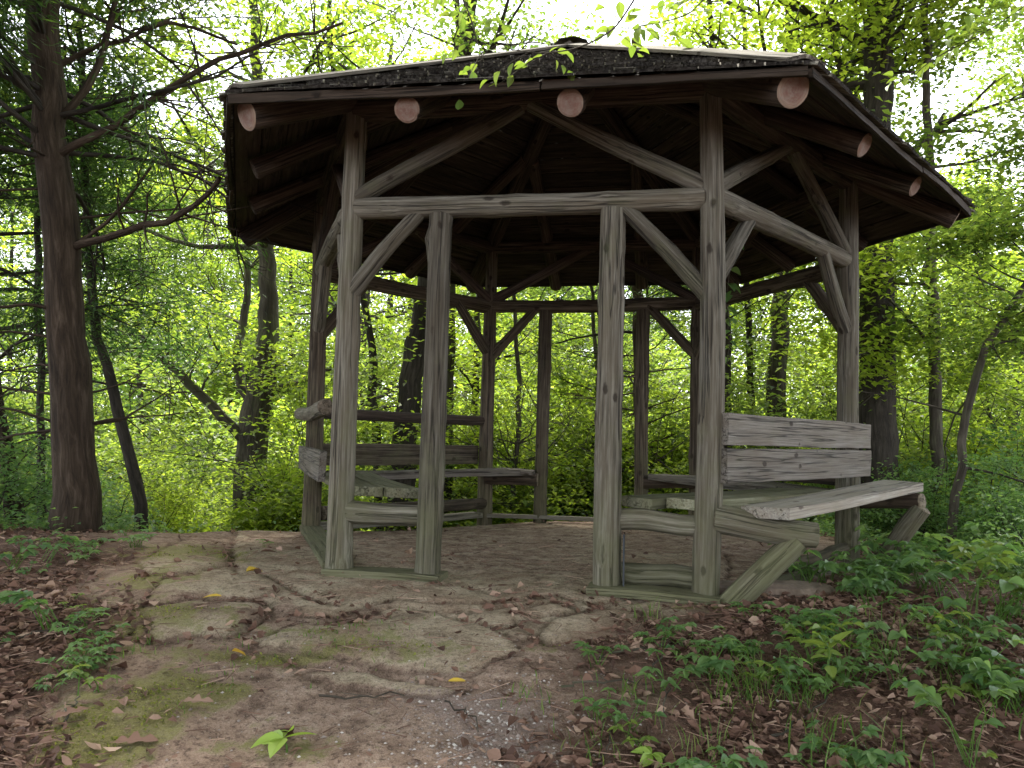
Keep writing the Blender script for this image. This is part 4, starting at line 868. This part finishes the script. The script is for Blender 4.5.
# pale gravel
mb = MB(); cg = ground_at(490, 738)
for k in range(1500):
    if k < 1100: x, y = cg[0] + rl.normal(0, .17), cg[1] + rl.normal(0, .2)
    else: x, y = rl.uniform(-1.2, 1.2), rl.uniform(2.6, 3.8)
    r = rl.uniform(.002, .008) * (1.6 if rl.rand() < .06 else 1); z = float(gz(x, y)); q = rl.rand() * 6.28; p = np.array([x, y, z + r * .3])
    ring = [p + r * np.array([math.cos(q + t) * rl.uniform(.7, 1.2), math.sin(q + t) * rl.uniform(.7, 1.2), rl.uniform(-.3, .1)]) for t in (0, 1.25, 2.5, 3.8, 5)]
    mb.add(ring + [p + Z * r * .6], f3=[(i, (i + 1) % 5, 5) for i in range(5)], tint=rl.rand())
mg, ntg, bsg, _ = mat('pale_gravel'); ntg.links.new(ramp(ntg, attr(ntg, 'tint', 'Fac'), [(0, (.16, .12, .10)), (.7, (.30, .25, .22)), (1, (.5, .46, .42))]), bsg.inputs['Base Color']); bsg.inputs['Roughness'].default_value = .85
tag(mb.build('gravel', mg), 'white gravel crumbs in the dirt at the bottom middle', 'gravel', kind='stuff')
# moss tufts
mb = MB(); X = rl.uniform(-3.2, 2, 60000); Y = rl.uniform(2.5, 7, 60000); k = (gsample(moss, X, Y) * fbm(X * 9, Y * 9, 3, 14)) > .36; X, Y = X[k][:9000], Y[k][:9000]
C = np.stack([X, Y, gz(X, Y) + .006], -1); leaves(mb, C, .014, flat=.1, asp=.6, rnd=rl); tag(mb.build('moss', leafmat('moss', (.06, .075, .01), (.14, .16, .02), (.24, .25, .05), .3, 1.4, .8)), 'olive moss tufts on rock and dirt left of the path', 'moss', kind='stuff')

# -- low plants: compound leaves on short stems
def proto_plant(seed, nst, h, ls, leaf, nlf=5, spreadv=.5, asp=.5):
    rnd = np.random.RandomState(seed); w = MB(); c = MB()
    for k in range(nst):
        a = rnd.rand() * 6.28; d = np.array([math.cos(a) * spreadv, math.sin(a) * spreadv, 1.]) ; d /= np.linalg.norm(d); L = h * rnd.uniform(.5, 1.15)
        p0 = np.array([rnd.normal(0, .02), rnd.normal(0, .02), -.01]); p1 = p0 + d * L * .6; p2 = p1 + (d + np.array([math.cos(a), math.sin(a), -.2]) * .5) * L * .4
        tube(w, [p0, p1, p2], [.003, .0022, .0014], 4); tn = float(np.clip(rnd.normal(.5, .22), 0, 1))
        for m in range(nlf):
            b = a + (m - (nlf - 1) / 2) * (1.15 if nlf < 5 else 1.0); dd = np.array([math.cos(b), math.sin(b), rnd.uniform(-.25, .15)])
            bigleaf(c, p2, dd, ls * rnd.uniform(.75, 1.1) * (1 if m == (nlf - 1) // 2 else .88), rnd, asp, .2, tint=float(np.clip(tn + rnd.normal(0, .08), 0, 1)))
    return w, c, M_GRASS, leaf
PP = [proto_plant(301, 7, .17, .07, M_LEAFG, 5), proto_plant(302, 5, .20, .08, M_LEAFG, 3, .45, .62), proto_plant(303, 8, .15, .06, M_LEAFG, 5, .7), proto_plant(304, 7, .22, .08, M_LEAFG, 3, .6, .6),
      proto_plant(305, 4, .10, .05, M_LEAFB, 5, .6), proto_plant(306, 9, .13, .055, M_LEAFG, 3, .8, .7), proto_plant(307, 1, .05, .085, M_LEAFX, 5, .1, .5), proto_plant(308, 5, .14, .085, M_LEAFB, 3, .7, .75), proto_plant(309, 8, .38, .10, M_LEAFG, 3, .4, .7), proto_plant(310, 7, .32, .085, M_LEAFB, 5, .4, .5)]
def plants(name, spots, cat):
    src = {}
    for (k, x, y, s, rz, label, group) in spots:
        t = bpy.data.objects.new(name, None); COL.objects.link(t); t.location = (x, y, float(gz(x, y))); t.rotation_euler = (rt.normal(0, .08), rt.normal(0, .08), rz); t.scale = (s, s, s); tag(t, label, cat, group)
        if k not in src:
            w, c, b_, l_ = PP[k]; a = w.build('stem', b_); b = c.build('leaves', l_); a.parent = t; b.parent = t; src[k] = (a, b)
        else:
            for q in src[k]: d = q.copy(); COL.objects.link(d); d.parent = t
ps = []
def scatter(n, poly, kinds, smin, smax, where):
    xs = [p[0] for p in poly]; ys = [p[1] for p in poly]; c_ = 0
    while c_ < n:
        u, v = rt.uniform(min(xs), max(xs)), rt.uniform(min(ys), max(ys)); ins = False
        for (x1, y1), (x2, y2) in zip(poly, poly[1:] + poly[:1]):
            if (y1 > v) != (y2 > v) and u < (x2 - x1) * (v - y1) / (y2 - y1) + x1: ins = not ins
        if not ins: continue
        g = ground_at(u, v)
        if fbm(np.array([g[0] * 2.6]), np.array([g[1] * 2.6]), 2, 66)[0] < .36: continue
        c_ += 1; ps.append((rt.choice(kinds), g[0], g[1], rt.uniform(smin, smax), rt.rand() * 6.28, 'low green leafy plant %s, one of many alike' % where, 'low plants ' + where))
scatter(40, [(730, 620), (850, 585), (1024, 570), (1040, 650), (1040, 740), (900, 745), (740, 690)], [0, 1, 2, 3, 5], .7, 1.2, 'carpeting the ground at the lower right')
scatter(36, [(770, 585), (860, 560), (930, 550), (1040, 560), (1040, 600), (850, 600)], [0, 1, 2, 3], .9, 1.5, 'beneath and beyond the outside bench seat')
scatter(12, [(965, 590), (1040, 540), (1040, 640), (965, 640)], [8, 9], .7, 1.2, 'rising tall at the right edge')
scatter(12, [(660, 700), (720, 630), (980, 640), (1000, 770), (640, 780)], [8, 9, 7], .5, .9, 'with broad lighter leaves at the lower right')
scatter(20, [(560, 660), (720, 620), (900, 700), (900, 780), (600, 780), (560, 720)], [0, 2, 5, 3], .55, .9, 'in the dead leaves at the bottom right')
scatter(15, [(-10, 560), (130, 545), (130, 600), (90, 700), (60, 760), (-20, 770)], [0, 2, 4, 5], .45, .75, 'in the dead leaves at the left')
scatter(12, [(-10, 520), (130, 535), (140, 555), (-10, 575)], [0, 3, 2], .7, 1.0, 'at the foot of the left cedars')
plants('ground_plant', ps, 'plant')
one = [(6, 278, 748, 1.6, .6, 'bright yellow-green seedling on the dirt at the bottom left'), (6, 655, 757, 1.0, 2.1, 'bright three-leaved seedling at the bottom middle right'),
       (4, 95, 690, 1.1, 1., 'small bright green plant low on the left in the dead leaves'), (3, 50, 632, 1.1, 2., 'upright green plant with long leaves at the left edge'), (0, 265, 548, .4, 1, 'tiny green sprig on the rock left of the gazebo'),
       (4, 930, 705, 1.2, 2.3, 'light green spreading plant at the lower right'), (4, 640, 745, .9, 0, 'small light green plant among twigs at the bottom right')]
singles = []
for (k, u, v, s, rz, lb) in one:
    g = ground_at(u, v); singles.append((k, g[0], g[1], s, rz, lb, None))
plants('seedling', singles, 'seedling')
# young walnut-like shoot with big upright leaf
g = ground_at(745 + 80, 700); t = thing('broadleaf_shoot', 'tall pale green shoot with one large upright leaf at the lower right', 'plant', tuple(g)); w = MB(); c = MB(); tube(w, [g, g + np.array([.01, 0, .13]), g + np.array([.02, 0, .20])], [.004, .003, .002], 5)
rb_ = np.random.RandomState(3)
for a, zt, el, s in ((0.3, .19, .9, .13), (2.6, .2, .2, .11), (4.6, .13, -.1, .09), (3.4, .16, .1, .08)): bigleaf(c, g + np.array([.015, 0, zt]), np.array([math.cos(a), math.sin(a) * .6, el]), s, rb_, .5, .15, tint=.95)
w.build('stem', M_GRASS, t); c.build('leaves', M_LEAFB, t)
# grass
mb = MB(); rg = np.random.RandomState(15)
def blades(cx, cy, n, sp__, h):
    for _ in range(n):
        x, y = cx + rg.normal(0, sp__), cy + rg.normal(0, sp__); z = float(gz(x, y)); a = rg.rand() * 6.28; H = h * rg.uniform(.5, 1.2); w = rg.uniform(.0015, .0035); d = np.array([math.cos(a), math.sin(a), 0]); s = np.array([-d[1], d[0], 0]) * w; p = np.array([x, y, z]); b = rg.uniform(.2, .9)
        V = []
        for t, ww in ((0, 1), (.4, .9), (.75, .6), (1, .1)): c_ = p + Z * H * t * (1 - .25 * b * t) + d * H * b * t * t; V += [c_ + s * ww, c_ - s * ww]
        mb.add(V, f4=[(0, 1, 3, 2), (2, 3, 5, 4), (4, 5, 7, 6)], tint=rg.rand())
for (u, v, n, s, h) in [(780, 690, 45, .10, .15), (830, 740, 50, .12, .15), (740, 700, 50, .08, .13), (620, 700, 30, .06, .08), (530, 700, 26, .05, .06), (900, 650, 60, .15, .14), (240, 640, 14, .05, .03), (330, 632, 60, .14, .025), (370, 640, 70, .18, .025), (200, 690, 30, .1, .03), (985, 700, 60, .12, .15), (650, 620, 20, .03, .1), (140, 650, 30, .1, .04), (700, 740, 40, .1, .1), (600, 745, 30, .08, .08)]:
    g = ground_at(u, v); blades(g[0], g[1], n, s, h)
tag(mb.build('grass', M_GRASS), 'thin grass blades between the low plants and on the path', 'grass', kind='stuff')
# creeping ground cover on the crest and the right bank
mb = MB(); X = np.concatenate([rg.uniform(2.4, 7, 12000), rg.uniform(-6, -3, 3000), rg.uniform(-4, 5, 9000)]); Y = np.concatenate([rg.uniform(4.6, 10, 12000), rg.uniform(5.2, 8, 3000), rg.uniform(7, 12, 9000)])
rimv = np.interp(X, [-12, -5, -3, -1, .5, 2.5, 5, 10], [7.6, 7.0, 7.1, 7.9, 9.1, 9.3, 6, 5]); ok = ((np.hypot(X - HC[0], Y - HC[1]) > 2.45) & ((X > 2.9) | (X < -3.1) | (Y > rimv))) & (fbm(X * 2, Y * 2, 3, 41) > .4)
X, Y = X[ok], Y[ok]; C = np.stack([X, Y, gz(X, Y) + np.abs(rg.normal(0, .07, len(X))) + .02], -1); leaves(mb, C, .05, flat=.7, rnd=rg, asp=.65)
tag(mb.build('ground_cover', M_LEAFG), 'low creeping green leaves covering the right bank and the crest', 'ground cover', kind='stuff')

# -- fallen yellow leaves, curled brown ones, sticks: each a thing
def fallen(u, v, s, label, m, ang, lobes=0, asp=.5):
    g = ground_at(u, v); rnd = np.random.RandomState(int(u + v)); mb = MB(); z = float(gz(g[0], g[1])); bigleaf(mb, np.array([g[0], g[1], z + .014]), np.array([math.cos(ang), math.sin(ang), .12]), s, rnd, asp, .25, lobes=lobes)
    o = mb.build('fallen_leaf', m, origin=(g[0], g[1], z)); tag(o, label, 'leaf', 'fallen leaves')
fallen(222, 597 - 0, .10, 'narrow yellow leaf lying on the mossy rock at the left', M_YLEAF, 3.2, 0, .3); fallen(246, 577, .11, 'upright yellow leaf fallen on the rock left of the gazebo', M_YLEAF, .9)
fallen(232, 652, .08, 'pale yellow leaf on the dirt below the mossy slabs', M_YLEAF, 5.9, 0, .4); fallen(448, 681, .085, 'tan leaf lying flat on the path at the bottom middle', M_YLEAF, .3, 0, .3)
fallen(110, 745, .15, 'large lobed brown oak leaf at the bottom left', M_LITTER, .2, 1, .6); fallen(90, 715, .13, 'lobed brown oak leaf low on the left beside moss', M_LITTER, 4.2, 1, .6); fallen(180, 706, .12, 'lobed brown leaf on the dirt at the lower left', M_LITTER, .0, 1, .5)
fallen(260, 556, .12, 'long curled brown leaf on the rock left of the gazebo', M_LITTER, .5, 0, .3); fallen(700, 672, .10, 'curled tan leaf among the plants at the lower right', M_LITTER, 1.5, 1, .6); fallen(755, 665, .10, 'tan oak leaf under the grass at the lower right', M_LITTER, 2.5, 1, .6)
def stick(u, v, u2, v2, r, label):
    a, b = ground_at(u, v), ground_at(u2, v2); mb = MB(); n = 9; rnd = np.random.RandomState(int(u * 3 + v)); p = np.array([lerp(a, b, t) for t in np.linspace(0, 1, n)]); p[:, :2] += rnd.normal(0, .012, (n, 2)); p[:, 2] = gz(p[:, 0], p[:, 1]) + r + .006 + np.abs(rnd.normal(0, .006, n))
    tube(mb, p, np.linspace(r, r * .5, n), 6); i = 5; e = p[i] + np.array([rnd.normal(0, .06), rnd.normal(0, .06), .03]); tube(mb, [p[i], e], [r * .5, r * .25], 5)
    tag(mb.build('stick', M_BARK, smooth=True, origin=tuple(p[0])), label, 'stick', 'fallen sticks')
for s_ in [(320, 693, 400, 694, .005, 'thin stick lying across the path near the bottom'), (445, 706, 480, 728, .004, 'short stick slanting on the gravel at the bottom'), (600, 660, 690, 645, .006, 'grey stick at the edge of the dead leaves below the right doorway post'), (660, 655, 665, 735, .004, 'thin twig pointing at the viewer among leaves at the bottom right'),
           (770, 740, 830, 700, .006, 'pale stick slanting through the grass at the bottom right'), (560, 690, 640, 682, .005, 'thin brown stick right of the path'), (860, 640, 960, 655, .008, 'long thin stick under the plants at the right'), (620, 715, 600, 760, .004, 'forked twig at the bottom right of the path'),
           (20, 640, 90, 625, .006, 'stick lying in the dead leaves at the left edge'), (60, 730, 80, 700, .005, 'short dark twig beside the moss at the bottom left'), (820, 765, 880, 752, .006, 'curved stick at the very bottom right')]:
    stick(*s_)
# flat stone under the outside bench
g = ground_at(765, 592); mb = MB(); rr_ = np.random.RandomState(5); ring = []
for lvl, (s_, h) in enumerate(((1, -.06), (1, .015), (.86, .04), (.5, .05))):
    for k in range(12): a = k * math.pi / 6; r = .28 * s_ * (1 + .18 * math.sin(a * 2 + 1) + .08 * math.sin(a * 5)); ring.append(g + np.array([math.cos(a) * r * 1.3, math.sin(a) * r * .7, h + rr_.normal(0, .006)]))
ring.append(g + Z * .052); f = []
for l in range(3): f += [(l * 12 + k, l * 12 + (k + 1) % 12, l * 12 + 12 + (k + 1) % 12, l * 12 + 12 + k) for k in range(12)]
mb.add(ring, f4=f, f3=[(36 + k, 36 + (k + 1) % 12, 48) for k in range(12)])
ms_, nts, bss, _ = mat('field_stone'); tc = N(nts, 'ShaderNodeTexCoord'); nts.links.new(ramp(nts, noise(nts, tc.outputs['Object'], 14, 6), [(.3, (.09, .065, .045)), (.7, (.24, .18, .135))]), bss.inputs['Base Color']); bss.inputs['Roughness'].default_value = .95; bump(nts, noise(nts, tc.outputs['Object'], 30, 5), bss, .7, .01)
tag(mb.build('flat_stone', ms_, origin=tuple(g)), 'flat brown stone under the outside bench seat', 'stone')
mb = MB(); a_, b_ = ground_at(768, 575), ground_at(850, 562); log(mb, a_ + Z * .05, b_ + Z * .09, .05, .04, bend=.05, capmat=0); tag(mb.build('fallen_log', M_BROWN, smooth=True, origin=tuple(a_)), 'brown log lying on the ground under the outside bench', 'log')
# vine clinging to the back of the front right post
t = thing('climbing_vine', 'leafy green vine hanging beside the front right post above the backrest', 'vine', tuple(float(q) for q in pix(727, 300, 6.2))); rv = np.random.RandomState(8); w = MB(); c = MB()
vp = np.array([pix(u, v, y) for u, v, y in ((735, 235, 6.1), (730, 270, 6.1), (726, 300, 6.15), (731, 330, 6.1), (727, 365, 6.1))]); tube(w, vp, [.005, .005, .004, .003, .002], 5)
for k in range(16):
    q = vp[rv.randint(0, 4)]; q = lerp(q, vp[min(4, rv.randint(1, 5))], .5) * 0 + lerp(vp[k % 4], vp[k % 4 + 1], rv.rand()); a = rv.rand() * 6.28; bigleaf(c, q, np.array([math.cos(a), math.sin(a), -.4]), rv.uniform(.07, .12), rv, .7, .3)
w.build('stem', M_BARK, t); c.build('leaves', M_LEAFG, t)

for o_ in bpy.data.objects:
    if '_o' in o_: del o_['_o']
